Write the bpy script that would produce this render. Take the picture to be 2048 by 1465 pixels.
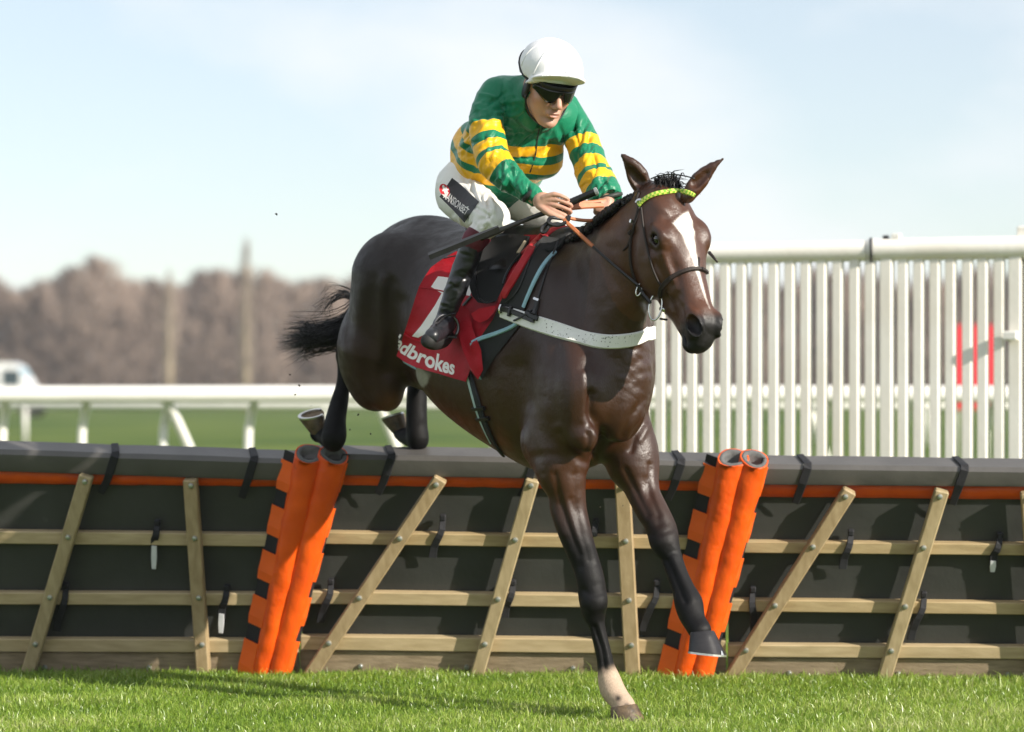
import bpy, bmesh, math, random
import numpy as np
from mathutils import Vector, Matrix
from mathutils.bvhtree import BVHTree

random.seed(7); RNG = np.random.default_rng(7)
SC = bpy.context.scene
COL = SC.collection
for o in list(bpy.data.objects):
    bpy.data.objects.remove(o)

# ------------------------------------------------------------------ camera
# metres; the camera stands at x=0, y=0, eye height CH and looks along +y
F, CX, HY, CH = 5390.0, 1024.0, 790.0, 1.153
cam_data = bpy.data.cameras.new('camera')
cam = bpy.data.objects.new('camera', cam_data); COL.objects.link(cam)
cam.location = (0, 0, CH); cam.rotation_euler = (math.radians(90), 0, 0)
cam_data.sensor_width = 36.0
cam_data.lens = 36.0 * F / 2048.0
cam_data.shift_y = (HY - 732.5) / 2048.0
cam_data.clip_start = 0.1; cam_data.clip_end = 3000
cam_data.dof.use_dof = True
cam_data.dof.focus_distance = 9.55
cam_data.dof.aperture_fstop = 2.05
SC.camera = cam

# ------------------------------------------------------------------ light
SUN = Vector((0.78, -0.52, 0.41)).normalized()          # direction towards the sun
SUN_EL = math.asin(SUN.z); SUN_AZ = math.atan2(SUN.x, SUN.y)
world = bpy.data.worlds.new('World'); SC.world = world; world.use_nodes = True
nt = world.node_tree; nt.nodes.clear()
def WN(t, **kw):
    n = nt.nodes.new(t)
    for k, v in kw.items(): setattr(n, k, v)
    return n
sky = WN('ShaderNodeTexSky', sky_type='NISHITA', sun_disc=False)
sky.sun_elevation = SUN_EL; sky.sun_rotation = SUN_AZ
sky.air_density = 1.0; sky.dust_density = 0.1; sky.ozone_density = 2.0
tc = WN('ShaderNodeTexCoord')
mp = WN('ShaderNodeMapping'); mp.inputs['Scale'].default_value = (1.0, 1.0, 2.2)
mp.inputs['Location'].default_value = (0.35, 0.1, 0.2)
n1 = WN('ShaderNodeTexNoise'); n1.inputs['Scale'].default_value = 5.0
n1.inputs['Detail'].default_value = 5; n1.inputs['Roughness'].default_value = 0.5
rp = WN('ShaderNodeValToRGB'); rp.color_ramp.elements[0].position = 0.42; rp.color_ramp.elements[1].position = 0.64
rp.color_ramp.elements[0].color = (0.42, 0.42, 0.42, 1); rp.color_ramp.elements[1].color = (1, 1, 1, 1)
mx = WN('ShaderNodeMix', data_type='RGBA')
mx.inputs['B'].default_value = (7.0, 7.15, 7.3, 1)
bg = WN('ShaderNodeBackground'); bg.inputs['Strength'].default_value = 0.095
out = WN('ShaderNodeOutputWorld')
L = nt.links.new
L(tc.outputs['Generated'], mp.inputs['Vector']); L(mp.outputs['Vector'], n1.inputs['Vector'])
L(n1.outputs['Fac'], rp.inputs['Fac']); L(rp.outputs['Color'], mx.inputs['Factor'])
L(sky.outputs['Color'], mx.inputs['A']); L(mx.outputs['Result'], bg.inputs['Color'])
L(bg.outputs['Background'], out.inputs['Surface'])

sun_d = bpy.data.lights.new('sun', 'SUN'); sun_d.energy = 5.0; sun_d.angle = math.radians(0.6)
sun_d.color = (1.0, 0.93, 0.82)
sun = bpy.data.objects.new('sun', sun_d); COL.objects.link(sun)
sun.rotation_euler = SUN.to_track_quat('Z', 'Y').to_euler()
sun.location = (6, 2, 8)

SC.view_settings.view_transform = 'Standard'; SC.view_settings.look = 'None'
SC.view_settings.gamma = 1.0; SC.view_settings.exposure = 0.63
SC.view_settings.use_curve_mapping = False
SC.cycles.use_denoising = True
try: SC.cycles.denoiser = 'OPENIMAGEDENOISE'
except Exception: pass
SC.cycles.max_bounces = 6; SC.cycles.volume_bounces = 0; SC.cycles.volume_step_rate = 4.0; SC.cycles.volume_max_steps = 64; SC.cycles.diffuse_bounces = 3; SC.cycles.glossy_bounces = 3
SC.cycles.transmission_bounces = 4; SC.cycles.transparent_max_bounces = 8
SC.cycles.sample_clamp_indirect = 6.0

# ------------------------------------------------------------------ helpers
def P(px, py, d):
    """world point seen at photo position (px, py) at distance d"""
    return np.array([(px - CX) / F * d, d, CH - (py - HY) / F * d])
def nz(v):
    v = np.asarray(v, float); l = np.linalg.norm(v); return v / l if l > 1e-12 else np.array([1.0, 0, 0])

MATS = {}
def mat(name, col, rough=0.5, var=0.12, vscale=18.0, bump=0.0, bscale=120.0, metal=0.0, spec=0.5,
        sheen=0.0, coat=0.0, col2=None, stretch=(1, 1, 1), trans=0.0, dist=0.02, detail=4, attr=None, object_coords=True):
    """procedural material: base colour with noise variation and a fine bump"""
    m = bpy.data.materials.new(name); m.use_nodes = True; t = m.node_tree
    b = t.nodes['Principled BSDF']; MATS[name] = m
    b.inputs['Roughness'].default_value = rough; b.inputs['Metallic'].default_value = metal
    b.inputs['Specular IOR Level'].default_value = spec
    b.inputs['Sheen Weight'].default_value = sheen; b.inputs['Coat Weight'].default_value = coat
    g = t.nodes.new('ShaderNodeTexCoord'); mpn = t.nodes.new('ShaderNodeMapping')
    mpn.inputs['Scale'].default_value = stretch
    t.links.new(g.outputs['Object'], mpn.inputs['Vector'])
    ns = t.nodes.new('ShaderNodeTexNoise'); ns.inputs['Scale'].default_value = vscale
    ns.inputs['Detail'].default_value = detail
    t.links.new(mpn.outputs['Vector'], ns.inputs['Vector'])
    r = t.nodes.new('ShaderNodeValToRGB')
    r.color_ramp.elements[0].position = 0.3; r.color_ramp.elements[1].position = 0.7
    c = np.array(col, float)
    c2 = c * (1 - var) if col2 is None else np.array(col2, float)
    c1 = c * (1 + var) if col2 is None else c
    r.color_ramp.elements[0].color = (*c2, 1); r.color_ramp.elements[1].color = (*np.minimum(c1, 1), 1)
    t.links.new(ns.outputs['Fac'], r.inputs['Fac']); t.links.new(r.outputs['Color'], b.inputs['Base Color'])
    m['ramp'] = r.name
    if bump > 0:
        n2 = t.nodes.new('ShaderNodeTexNoise'); n2.inputs['Scale'].default_value = bscale
        n2.inputs['Detail'].default_value = 3
        t.links.new(mpn.outputs['Vector'], n2.inputs['Vector'])
        bp = t.nodes.new('ShaderNodeBump'); bp.inputs['Strength'].default_value = bump
        bp.inputs['Distance'].default_value = dist
        t.links.new(n2.outputs['Fac'], bp.inputs['Height']); t.links.new(bp.outputs['Normal'], b.inputs['Normal'])
    if trans > 0:
        o = t.nodes['Material Output']; tr = t.nodes.new('ShaderNodeBsdfTranslucent'); ms = t.nodes.new('ShaderNodeMixShader')
        ms.inputs[0].default_value = trans
        t.links.new(r.outputs['Color'], tr.inputs['Color'])
        t.links.new(b.outputs[0], ms.inputs[1]); t.links.new(tr.outputs[0], ms.inputs[2])
        t.links.new(ms.outputs[0], o.inputs['Surface'])
    return m

def set_props(o, label=None, cat=None, group=None, kind=None):
    if label: o['label'] = label
    if cat: o['category'] = cat
    if group: o['group'] = group
    if kind: o['kind'] = kind
    return o
def thing(name, loc, label, cat, group=None):
    o = bpy.data.objects.new(name, None); COL.objects.link(o); o.location = Vector(loc)
    o.empty_display_size = 0.1
    return set_props(o, label, cat, group)
def link_mesh(name, me, m, parent=None):
    o = bpy.data.objects.new(name, me); COL.objects.link(o)
    if m is not None: me.materials.append(m)
    if parent is not None:
        o.parent = parent
        o.matrix_parent_inverse = parent.matrix_basis.inverted() if parent.parent is None else (parent.parent.matrix_basis @ parent.matrix_parent_inverse @ parent.matrix_basis).inverted()
    return o
def mesh_np(name, V, Q, m, parent=None, smooth=True, attrs=None):
    """V (n,3), Q (k,3 or 4) or a list of face index lists"""
    me = bpy.data.meshes.new(name)
    V = np.asarray(V, np.float32)
    if isinstance(Q, np.ndarray):
        k = Q.shape[1]
        me.vertices.add(len(V)); me.vertices.foreach_set('co', V.ravel())
        me.loops.add(Q.size); me.loops.foreach_set('vertex_index', Q.astype(np.int32).ravel())
        me.polygons.add(len(Q))
        me.polygons.foreach_set('loop_start', np.arange(0, Q.size, k, dtype=np.int32))
        me.polygons.foreach_set('loop_total', np.full(len(Q), k, dtype=np.int32))
        me.update(calc_edges=True)
    else:
        me.from_pydata([tuple(map(float, v)) for v in V], [], [tuple(q) for q in Q]); me.update()
    if smooth: me.polygons.foreach_set('use_smooth', np.ones(len(me.polygons), bool))
    if attrs:
        for k, a in attrs.items():
            a = np.asarray(a, np.float32)
            if a.ndim == 1:
                at = me.attributes.new(k, 'FLOAT', 'POINT'); at.data.foreach_set('value', a)
            else:
                at = me.attributes.new(k, 'FLOAT_COLOR', 'POINT')
                at.data.foreach_set('color', np.c_[a, np.ones(len(a))].astype(np.float32).ravel())
    me.validate()
    return link_mesh(name, me, m, parent)

class MB:
    """collects shapes and links them as ONE mesh object"""
    def __init__(s): s.v = []; s.f = []
    def quad_box(s, c, ax, hx, hy, hz, bev=0.0, bend=None):
        """box with centre c, unit axes ax[0..2]; bev chamfers the long edges (section of axes 1,2)"""
        ax = [np.asarray(a, float) for a in ax]; n = len(s.v)
        sec = [(-hy, -hz), (hy, -hz), (hy, hz), (-hy, hz)] if bev <= 0 else \
              [(-hy + bev, -hz), (hy - bev, -hz), (hy, -hz + bev), (hy, hz - bev), (hy - bev, hz), (-hy + bev, hz), (-hy, hz - bev), (-hy, -hz + bev)]
        k = len(sec)
        ts = [-1, 1] if bev <= 0 else [-1, -1 + bev / hx, 1 - bev / hx, 1]
        for i, t in enumerate(ts):
            sh = 1.0 if bev <= 0 or 0 < i < 3 else 1 - bev / max(hy, hz)
            for (a, b) in sec: s.v.append(np.asarray(c) + ax[0] * (t * hx) + ax[1] * a * sh + ax[2] * b * sh)
        for r in range(len(ts) - 1):
            for i in range(k):
                j = (i + 1) % k
                s.f.append((n + r * k + i, n + r * k + j, n + (r + 1) * k + j, n + (r + 1) * k + i))
        s.f.append(tuple(n + i for i in range(k))[::-1]); s.f.append(tuple(n + (len(ts) - 1) * k + i for i in range(k)))
        return s
    def beam(s, p0, p1, up, w, th, bev=0.0):
        """beam from p0 to p1; th along 'up' (made perpendicular), w across"""
        p0 = np.asarray(p0, float); p1 = np.asarray(p1, float)
        a = nz(p1 - p0); u = np.asarray(up, float); u = nz(u - a * np.dot(u, a)); b = np.cross(u, a)
        return s.quad_box((p0 + p1) / 2, (a, b, u), np.linalg.norm(p1 - p0) / 2, w / 2, th / 2, bev)
    def tube(s, pts, r, k=8, cap=True, flat=None):
        pts = [np.asarray(p, float) for p in pts]; m = len(pts); n = len(s.v)
        rs = r if hasattr(r, '__len__') else [r] * m
        t0 = nz(pts[1] - pts[0]); ref = np.array([0, 0, 1.]) if abs(t0[2]) < 0.9 else np.array([1., 0, 0])
        u = nz(np.cross(t0, ref))
        for i in range(m):
            t = nz(pts[min(i + 1, m - 1)] - pts[max(i - 1, 0)])
            u = nz(u - t * np.dot(u, t)); w = np.cross(t, u)
            for j in range(k):
                a = 2 * math.pi * j / k
                o = u * math.cos(a) + w * math.sin(a)
                if flat is not None: o = o - np.asarray(flat[0]) * np.dot(o, flat[0]) * (1 - flat[1])
                s.v.append(pts[i] + o * rs[i])
        for i in range(m - 1):
            for j in range(k):
                j2 = (j + 1) % k
                s.f.append((n + i * k + j, n + i * k + j2, n + (i + 1) * k + j2, n + (i + 1) * k + j))
        if cap:
            s.f.append(tuple(n + j for j in range(k))[::-1]); s.f.append(tuple(n + (m - 1) * k + j for j in range(k)))
        return s
    def ribbon(s, pts, nrm, w, th):
        """flat strap along pts, lying on a surface with normals nrm, width w (list or number), thickness th"""
        pts = [np.asarray(p, float) for p in pts]; m = len(pts); n = len(s.v)
        ws = w if hasattr(w, '__len__') else [w] * m
        for i in range(m):
            t = nz(pts[min(i + 1, m - 1)] - pts[max(i - 1, 0)]); N = np.asarray(nrm[i] if np.ndim(nrm) > 1 else nrm, float)
            N = nz(N - t * np.dot(N, t)); b = np.cross(N, t)
            e = min(th * 0.6, ws[i] * 0.2)
            for (x, z) in ((-ws[i] / 2, 0), (-ws[i] / 2 + e, th), (ws[i] / 2 - e, th), (ws[i] / 2, 0)):
                s.v.append(pts[i] + b * x + N * z)
        for i in range(m - 1):
            for j in range(4):
                j2 = (j + 1) % 4
                s.f.append((n + i * 4 + j, n + i * 4 + j2, n + i * 4 + 4 + j2, n + i * 4 + 4 + j))
        s.f.append((n + 3, n + 2, n + 1, n)); s.f.append(tuple(n + (m - 1) * 4 + j for j in range(4)))
        return s
    def lathe(s, c, axis, prof, k=16, ref=None, sx=1.0):
        """profile [(dist along axis, radius)] turned round axis at c"""
        a = nz(axis); rf = np.array([0, 0, 1.]) if abs(a[2]) < 0.9 else np.array([1., 0, 0])
        if ref is not None: rf = np.asarray(ref, float)
        u = nz(rf - a * np.dot(rf, a)); w = np.cross(a, u); n = len(s.v); c = np.asarray(c, float)
        for (h, r) in prof:
            for j in range(k):
                t = 2 * math.pi * j / k
                s.v.append(c + a * h + (u * math.cos(t) + w * math.sin(t) * sx) * r)
        for i in range(len(prof) - 1):
            for j in range(k):
                j2 = (j + 1) % k
                s.f.append((n + i * k + j, n + i * k + j2, n + (i + 1) * k + j2, n + (i + 1) * k + j))
        s.f.append(tuple(n + j for j in range(k))[::-1]); s.f.append(tuple(n + (len(prof) - 1) * k + j for j in range(k)))
        return s
    def build(s, name, m, parent=None, smooth=False, auto=None):
        o = mesh_np(name, np.array(s.v), s.f, m, parent, smooth)
        if auto is not None:
            o.data.set_sharp_from_angle(angle=math.radians(auto))
        return o

def spline(pts, n):
    """Catmull-Rom through pts (k,dim), n samples"""
    p = np.asarray(pts, float); m = len(p)
    q = np.vstack([2 * p[0] - p[1], p, 2 * p[-1] - p[-2]])
    out = []
    for t in np.linspace(0, m - 1 - 1e-9, n):
        i = int(t); f = t - i; a, b, c, d = q[i], q[i + 1], q[i + 2], q[i + 3]
        out.append(0.5 * (2 * b + (c - a) * f + (2 * a - 5 * b + 4 * c - d) * f * f + (3 * b - a - 3 * c + d) * f ** 3))
    return np.array(out)

# ---------------------------------------------------- implicit surfaces (bodies, clothes)
class Field:
    def __init__(s, lo, hi, res):
        s.lo = np.array(lo, float); s.res = res
        s.n = np.ceil((np.array(hi, float) - s.lo) / res).astype(int) + 1
        s.v = np.full(s.n, 1.0, np.float32)
    def grid(s, lo, hi):
        i0 = np.clip(np.floor((lo - s.lo) / s.res).astype(int), 0, s.n - 1); i1 = np.clip(np.ceil((hi - s.lo) / s.res).astype(int) + 1, 0, s.n)
        sl = tuple(slice(a, b) for a, b in zip(i0, i1))
        ax = [(s.lo[k] + np.arange(i0[k], i1[k]) * s.res).astype(np.float32) for k in range(3)]
        return sl, ax[0][:, None, None], ax[1][None, :, None], ax[2][None, None, :]
    def add(s, prim, k=0.02, op='u'):
        f, lo, hi = prim; mg = k + 3 * s.res
        sl, X, Y, Z = s.grid(lo - mg, hi + mg)
        if 0 in s.v[sl].shape: return
        d = f(X, Y, Z); c = s.v[sl]
        if op == 'u':
            h = np.maximum(k - np.abs(c - d), 0) / k; s.v[sl] = np.minimum(c, d) - h * h * k * 0.25
        else:
            d = -d; h = np.maximum(k - np.abs(c - d), 0) / k; s.v[sl] = np.maximum(c, d) + h * h * k * 0.25
    def cut(s, p, n):
        """keep only the side of the plane through p that n points away from"""
        sl, X, Y, Z = s.grid(s.lo, s.lo + s.n * s.res)
        d = (X - p[0]) * n[0] + (Y - p[1]) * n[1] + (Z - p[2]) * n[2]
        s.v = np.maximum(s.v, d.astype(np.float32))
    def mesh(s):
        v = s.v; ins = v < 0
        nx, ny, nzz = v.shape
        cnt = np.zeros((nx - 1, ny - 1, nzz - 1), np.int8)
        for a in (0, 1):
            for b in (0, 1):
                for c in (0, 1): cnt += ins[a:nx - 1 + a, b:ny - 1 + b, c:nzz - 1 + c]
        act = (cnt > 0) & (cnt < 8)
        I = np.argwhere(act); idx = np.full(act.shape, -1, np.int32); idx[act] = np.arange(len(I), dtype=np.int32)
        cor = np.array([(a, b, c) for a in (0, 1) for b in (0, 1) for c in (0, 1)])
        val = np.stack([v[I[:, 0] + c[0], I[:, 1] + c[1], I[:, 2] + c[2]] for c in cor], 1)
        acc = np.zeros((len(I), 3)); num = np.zeros(len(I))
        for i in range(8):
            for j in range(i + 1, 8):
                if np.abs(cor[i] - cor[j]).sum() != 1: continue
                a, b = val[:, i], val[:, j]; m = (a < 0) != (b < 0)
                t = np.where(m, a / np.where(m, a - b, 1), 0)
                p = cor[i] + (cor[j] - cor[i]) * t[:, None]
                acc += np.where(m[:, None], p, 0); num += m
        V = s.lo + (I + acc / num[:, None]) * s.res
        Q = []
        for ax in range(3):
            o1, o2 = [(1, 2), (2, 0), (0, 1)][ax]
            A = ins[tuple(slice(0, -1) if k == ax else slice(None) for k in range(3))]
            B = ins[tuple(slice(1, None) if k == ax else slice(None) for k in range(3))]
            E = np.argwhere(A != B); fl = A[E[:, 0], E[:, 1], E[:, 2]]
            ok = (E[:, o1] > 0) & (E[:, o2] > 0) & (E[:, o1] < v.shape[o1] - 1) & (E[:, o2] < v.shape[o2] - 1)
            E = E[ok]; fl = fl[ok]
            def g(d1, d2):
                e = E.copy(); e[:, o1] -= d1; e[:, o2] -= d2
                return idx[e[:, 0], e[:, 1], e[:, 2]]
            q = np.stack([g(1, 1), g(0, 1), g(0, 0), g(1, 0)], 1)
            q[~fl] = q[~fl][:, ::-1]
            Q.append(q)
        return V, np.vstack(Q)
def smooth_mesh(V, Q, it=2, lam=0.5):
    e = np.vstack([Q[:, [0, 1]], Q[:, [1, 2]], Q[:, [2, 3]], Q[:, [3, 0]]])
    n = len(V); deg = np.bincount(e.ravel(), minlength=n)
    for i in range(it * 2):
        l = lam if i % 2 == 0 else -lam * 1.03
        S = np.stack([np.bincount(e[:, 0], V[e[:, 1], k], n) + np.bincount(e[:, 1], V[e[:, 0], k], n) for k in range(3)], 1)
        V = V + l * (S / deg[:, None] - V)
    return V
def rcone(a, b, ra, rb, n=None, k=1.0):
    """tapered capsule; n, k: squash along n by k"""
    a = np.asarray(a, float); b = np.asarray(b, float)
    ba = b - a; nn = None if n is None else nz(n)
    if nn is not None: ba = ba + nn * np.dot(ba, nn) * (1 / k - 1)
    bb = max(float(np.dot(ba, ba)), 1e-9)
    def f(X, Y, Z):
        x, y, z = X - a[0], Y - a[1], Z - a[2]
        if nn is not None:
            q = (x * nn[0] + y * nn[1] + z * nn[2]) * (1 / k - 1)
            x, y, z = x + q * nn[0], y + q * nn[1], z + q * nn[2]
        t = np.clip((x * ba[0] + y * ba[1] + z * ba[2]) / bb, 0, 1)
        d = np.sqrt((x - ba[0] * t) ** 2 + (y - ba[1] * t) ** 2 + (z - ba[2] * t) ** 2) - (ra + (rb - ra) * t)
        return (d * min(1.0, k) if k < 1 else d).astype(np.float32)
    R = max(ra, rb) * max(1, k)
    return f, np.minimum(a, b) - R, np.maximum(a, b) + R
def ellip(c, ax, r):
    c = np.asarray(c, float); ax = [nz(q) for q in ax]; r = np.asarray(r, float)
    def f(X, Y, Z):
        x, y, z = X - c[0], Y - c[1], Z - c[2]
        q = [(x * a[0] + y * a[1] + z * a[2]) for a in ax]
        k0 = np.sqrt((q[0] / r[0]) ** 2 + (q[1] / r[1]) ** 2 + (q[2] / r[2]) ** 2)
        k1 = np.sqrt((q[0] / r[0] ** 2) ** 2 + (q[1] / r[1] ** 2) ** 2 + (q[2] / r[2] ** 2) ** 2)
        return (k0 * (k0 - 1) / np.maximum(k1, 1e-6)).astype(np.float32)
    R = np.sqrt(sum((np.abs(a) * rr) ** 2 for a, rr in zip(ax, r)))
    return f, c - R, c + R
def limb(fl, sts, k=0.012, kd=1.0, nrm=(0, 1, 0), grow=0.0, sub=3):
    """smooth tapered chain; station = (left x, left y, right x, right y, distance[, depth ratio])"""
    st = []
    for s in sts:
        d = s[4]; c = P((s[0] + s[2]) / 2, (s[1] + s[3]) / 2, d)
        st.append([*c, math.hypot(s[2] - s[0], s[3] - s[1]) / 2 * d / F + grow, s[5] if len(s) > 5 else kd])
    chain(fl, st, k, nrm, sub)
def chain(fl, st, k=0.012, nrm=(0, 1, 0), sub=3):
    """stations (x, y, z, radius, squash) joined by a spline of tapered capsules, merged as one piece"""
    st = spline(np.array(st, float), (len(st) - 1) * sub + 1)
    pr = [rcone(a[:3], b[:3], a[3], b[3], nrm, (a[4] + b[4]) / 2) for a, b in zip(st[:-1], st[1:])]
    lo = np.min([p[1] for p in pr], 0); hi = np.max([p[2] for p in pr], 0)
    def f(X, Y, Z):
        shp = np.broadcast_shapes(X.shape, Y.shape, Z.shape); d = np.full(shp, 1.0, np.float32)
        X0, Y0, Z0 = X.ravel(), Y.ravel(), Z.ravel()
        for p in pr:
            m = .03 + k
            sl = tuple(slice(*np.searchsorted(g, [p[1][i] - m, p[2][i] + m])) for i, g in enumerate((X0, Y0, Z0)))
            if 0 in d[sl].shape: continue
            d[sl] = np.minimum(d[sl], p[0](X[sl[0]], Y[:, sl[1]], Z[:, :, sl[2]]))
        return d
    fl.add((f, lo, hi), k)
def vnoise(V, sc, seed=0, oct=3):
    """cheap smooth noise on points (sum of random sines), about -1..1"""
    r = np.random.default_rng(seed); out = np.zeros(len(V)); amp = 1.0; tot = 0
    for o in range(oct):
        for j in range(5):
            k = r.normal(size=3); k = k / np.linalg.norm(k) * sc * (2 ** o) * r.uniform(0.7, 1.4)
            out += amp * np.sin(V @ k + r.uniform(0, 6.28)) / 2.2
        tot += amp; amp *= 0.5
    return out / tot
def sstep(x, a, b):
    t = np.clip((x - a) / (b - a), 0, 1); return t * t * (3 - 2 * t)
# ================================================================== SETTING
UP = np.array([0, 0, 1.0])
# ---- ground
def ground_mat():
    m = bpy.data.materials.new('turf'); m.use_nodes = True; t = m.node_tree; b = t.nodes['Principled BSDF']
    g = t.nodes.new('ShaderNodeTexCoord')
    n1 = t.nodes.new('ShaderNodeTexNoise'); n1.inputs['Scale'].default_value = 0.12; n1.inputs['Detail'].default_value = 6
    n2 = t.nodes.new('ShaderNodeTexNoise'); n2.inputs['Scale'].default_value = 40; n2.inputs['Detail'].default_value = 4
    r = t.nodes.new('ShaderNodeValToRGB')
    r.color_ramp.elements[0].position = .35; r.color_ramp.elements[1].position = .65
    r.color_ramp.elements[0].color = (.065, .13, .016, 1); r.color_ramp.elements[1].color = (.19, .25, .045, 1)
    mxx = t.nodes.new('ShaderNodeMix'); mxx.data_type = 'RGBA'; mxx.blend_type = 'MULTIPLY'; mxx.inputs['Factor'].default_value = .7
    t.links.new(g.outputs['Object'], n1.inputs['Vector']); t.links.new(g.outputs['Object'], n2.inputs['Vector'])
    t.links.new(n1.outputs['Fac'], r.inputs['Fac']); t.links.new(r.outputs['Color'], mxx.inputs['A'])
    t.links.new(n2.outputs['Color'], mxx.inputs['B']); t.links.new(mxx.outputs['Result'], b.inputs['Base Color'])
    b.inputs['Roughness'].default_value = .9; b.inputs['Specular IOR Level'].default_value = .1
    return m
xs = [-400, -60, -8, -4, -2, 0, 2, 4, 8, 60, 400]; ys = [-40, 4, 8, 9, 10, 11, 12, 15, 20, 40, 80, 160, 300, 600]
gv = [(x, y, 0.0) for y in ys for x in xs]; nxx = len(xs)
gf = [(j * nxx + i, j * nxx + i + 1, (j + 1) * nxx + i + 1, (j + 1) * nxx + i) for j in range(len(ys) - 1) for i in range(nxx - 1)]
ground = mesh_np('ground', gv, gf, ground_mat(), smooth=False); set_props(ground, 'mown green turf of the racecourse', None, None, 'structure')

# ---- grass blades in front of and behind the hurdles
def blades(n, x0, x1, y0, y1, h0, h1, wid):
    x = RNG.uniform(x0, x1, n); y = RNG.uniform(y0, y1, n)
    clump = vnoise(np.c_[x, y, 0 * x], 9.0, 3) * .5 + vnoise(np.c_[x, y, 0 * x], 2.3, 4) * .5
    h = RNG.uniform(h0, h1, n) * (1 + .35 * clump) * np.where(RNG.random(n) < .06, 1.5, 1)
    w = wid * RNG.uniform(.6, 1.3, n)
    a = RNG.uniform(0, 6.283, n); la = RNG.uniform(0, 6.283, n); ln = RNG.uniform(.1, .95, n) * h
    dx, dy = np.cos(a) * w / 2, np.sin(a) * w / 2; lx, ly = np.cos(la) * ln, np.sin(la) * ln
    z = np.zeros(n)
    V = np.stack([np.c_[x - dx, y - dy, z - .004], np.c_[x + dx, y + dy, z - .004],
                  np.c_[x + dx * .8 + lx * .35, y + dy * .8 + ly * .35, h * .6], np.c_[x - dx * .8 + lx * .35, y - dy * .8 + ly * .35, h * .6],
                  np.c_[x + lx, y + ly, h * .97 - .25 * ln]], 1).reshape(-1, 3)
    b = np.arange(n)[:, None] * 5
    T = np.concatenate([b + [0, 1, 2], b + [0, 2, 3], b + [3, 2, 4]], 1).reshape(-1, 3)
    tone = np.repeat(np.clip(.5 + .28 * clump + RNG.normal(0, .2, n), 0, 1), 5)
    return V, T, tone
def grass_mat():
    m = bpy.data.materials.new('grass_blade'); m.use_nodes = True; t = m.node_tree; b = t.nodes['Principled BSDF']
    a = t.nodes.new('ShaderNodeAttribute'); a.attribute_name = 'tone'
    r = t.nodes.new('ShaderNodeValToRGB'); e = r.color_ramp.elements
    e[0].position = 0; e[0].color = (.10, .19, .016, 1); e[1].position = 1; e[1].color = (.58, .60, .28, 1)
    x = e.new(.5); x.color = (.235, .365, .040, 1); x = e.new(.8); x.color = (.38, .48, .09, 1)
    t.links.new(a.outputs['Fac'], r.inputs['Fac']); t.links.new(r.outputs['Color'], b.inputs['Base Color'])
    b.inputs['Roughness'].default_value = .34; b.inputs['Specular IOR Level'].default_value = .65
    o = t.nodes['Material Output']; tr = t.nodes.new('ShaderNodeBsdfTranslucent'); ms = t.nodes.new('ShaderNodeMixShader'); ms.inputs[0].default_value = .4
    t.links.new(r.outputs['Color'], tr.inputs['Color']); t.links.new(b.outputs[0], ms.inputs[1]); t.links.new(tr.outputs[0], ms.inputs[2])
    t.links.new(ms.outputs[0], o.inputs['Surface'])
    return m
GV = []; GT = []; GA = []; off = 0
for args in ((240000, -2.7, 2.7, 8.7, 11.05, .018, .044, .0038), (8000, -2.9, 2.9, 10.2, 10.9, .03, .058, .0042), (14000, -2.8, 2.8, 11.1, 12.6, .03, .06, .006)):
    v, tt, a = blades(*args); GV.append(v); GT.append(tt + off); GA.append(a); off += len(v)
go = mesh_np('grass', np.vstack(GV), np.vstack(GT), grass_mat(), smooth=False, attrs={'tone': np.concatenate(GA)})
set_props(go, 'short sunlit grass in front of the hurdles', 'grass', None, 'stuff')

# ---- far woodland (one mass of bare winter trees) and two poplars
def twig_tree(VL, FL, TL, base, H, R, rs, n, tone, narrow=False, wk=.009):
    """bare winter crown: a trunk sliver (first) and many thin twig slivers through the crown volume"""
    base = np.asarray(base, float); u = rs.random(n); z = H * (.1 + .88 * u ** .8)
    prof = np.sin(np.pi * np.minimum(1, z / H * .86 + .14)) ** .6 * R
    a = rs.uniform(0, 6.283, n); r = prof * np.sqrt(rs.random(n)); k = .35 if narrow else .8
    c = base + np.c_[np.cos(a) * r, np.sin(a) * r, z]
    up = np.c_[np.cos(a) * k, np.sin(a) * k, 1 + rs.normal(0, .2, n)] * (H * rs.uniform(.05, .11, n))[:, None]
    p = np.vstack([base, c - up * .5]); q = np.vstack([base + [0, 0, H * .9], c + up * .5])
    w = np.r_[R * .06 + .08, H * wk * rs.uniform(.6, 1.8, n)][:, None]; tn = np.r_[tone * .6, tone * rs.uniform(.88, 1.12, n)]
    d = q - p; d /= np.linalg.norm(d, axis=1)[:, None]; sd = np.cross(d, rs.normal(size=d.shape)); sd /= np.linalg.norm(sd, axis=1)[:, None]; s2 = np.cross(d, sd)
    V = np.stack([p + sd * w, p - sd * w * .5 + s2 * w * .8, p - sd * w * .5 - s2 * w * .8, q], 1).reshape(-1, 3)
    b = sum(len(x) for x in VL) + np.arange(len(p))[:, None] * 4
    VL.append(V); FL.append(np.concatenate([b + [0, 1, 3], b + [1, 2, 3], b + [2, 0, 3]], 1).reshape(-1, 3)); TL.append(np.repeat(tn, 4))
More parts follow.
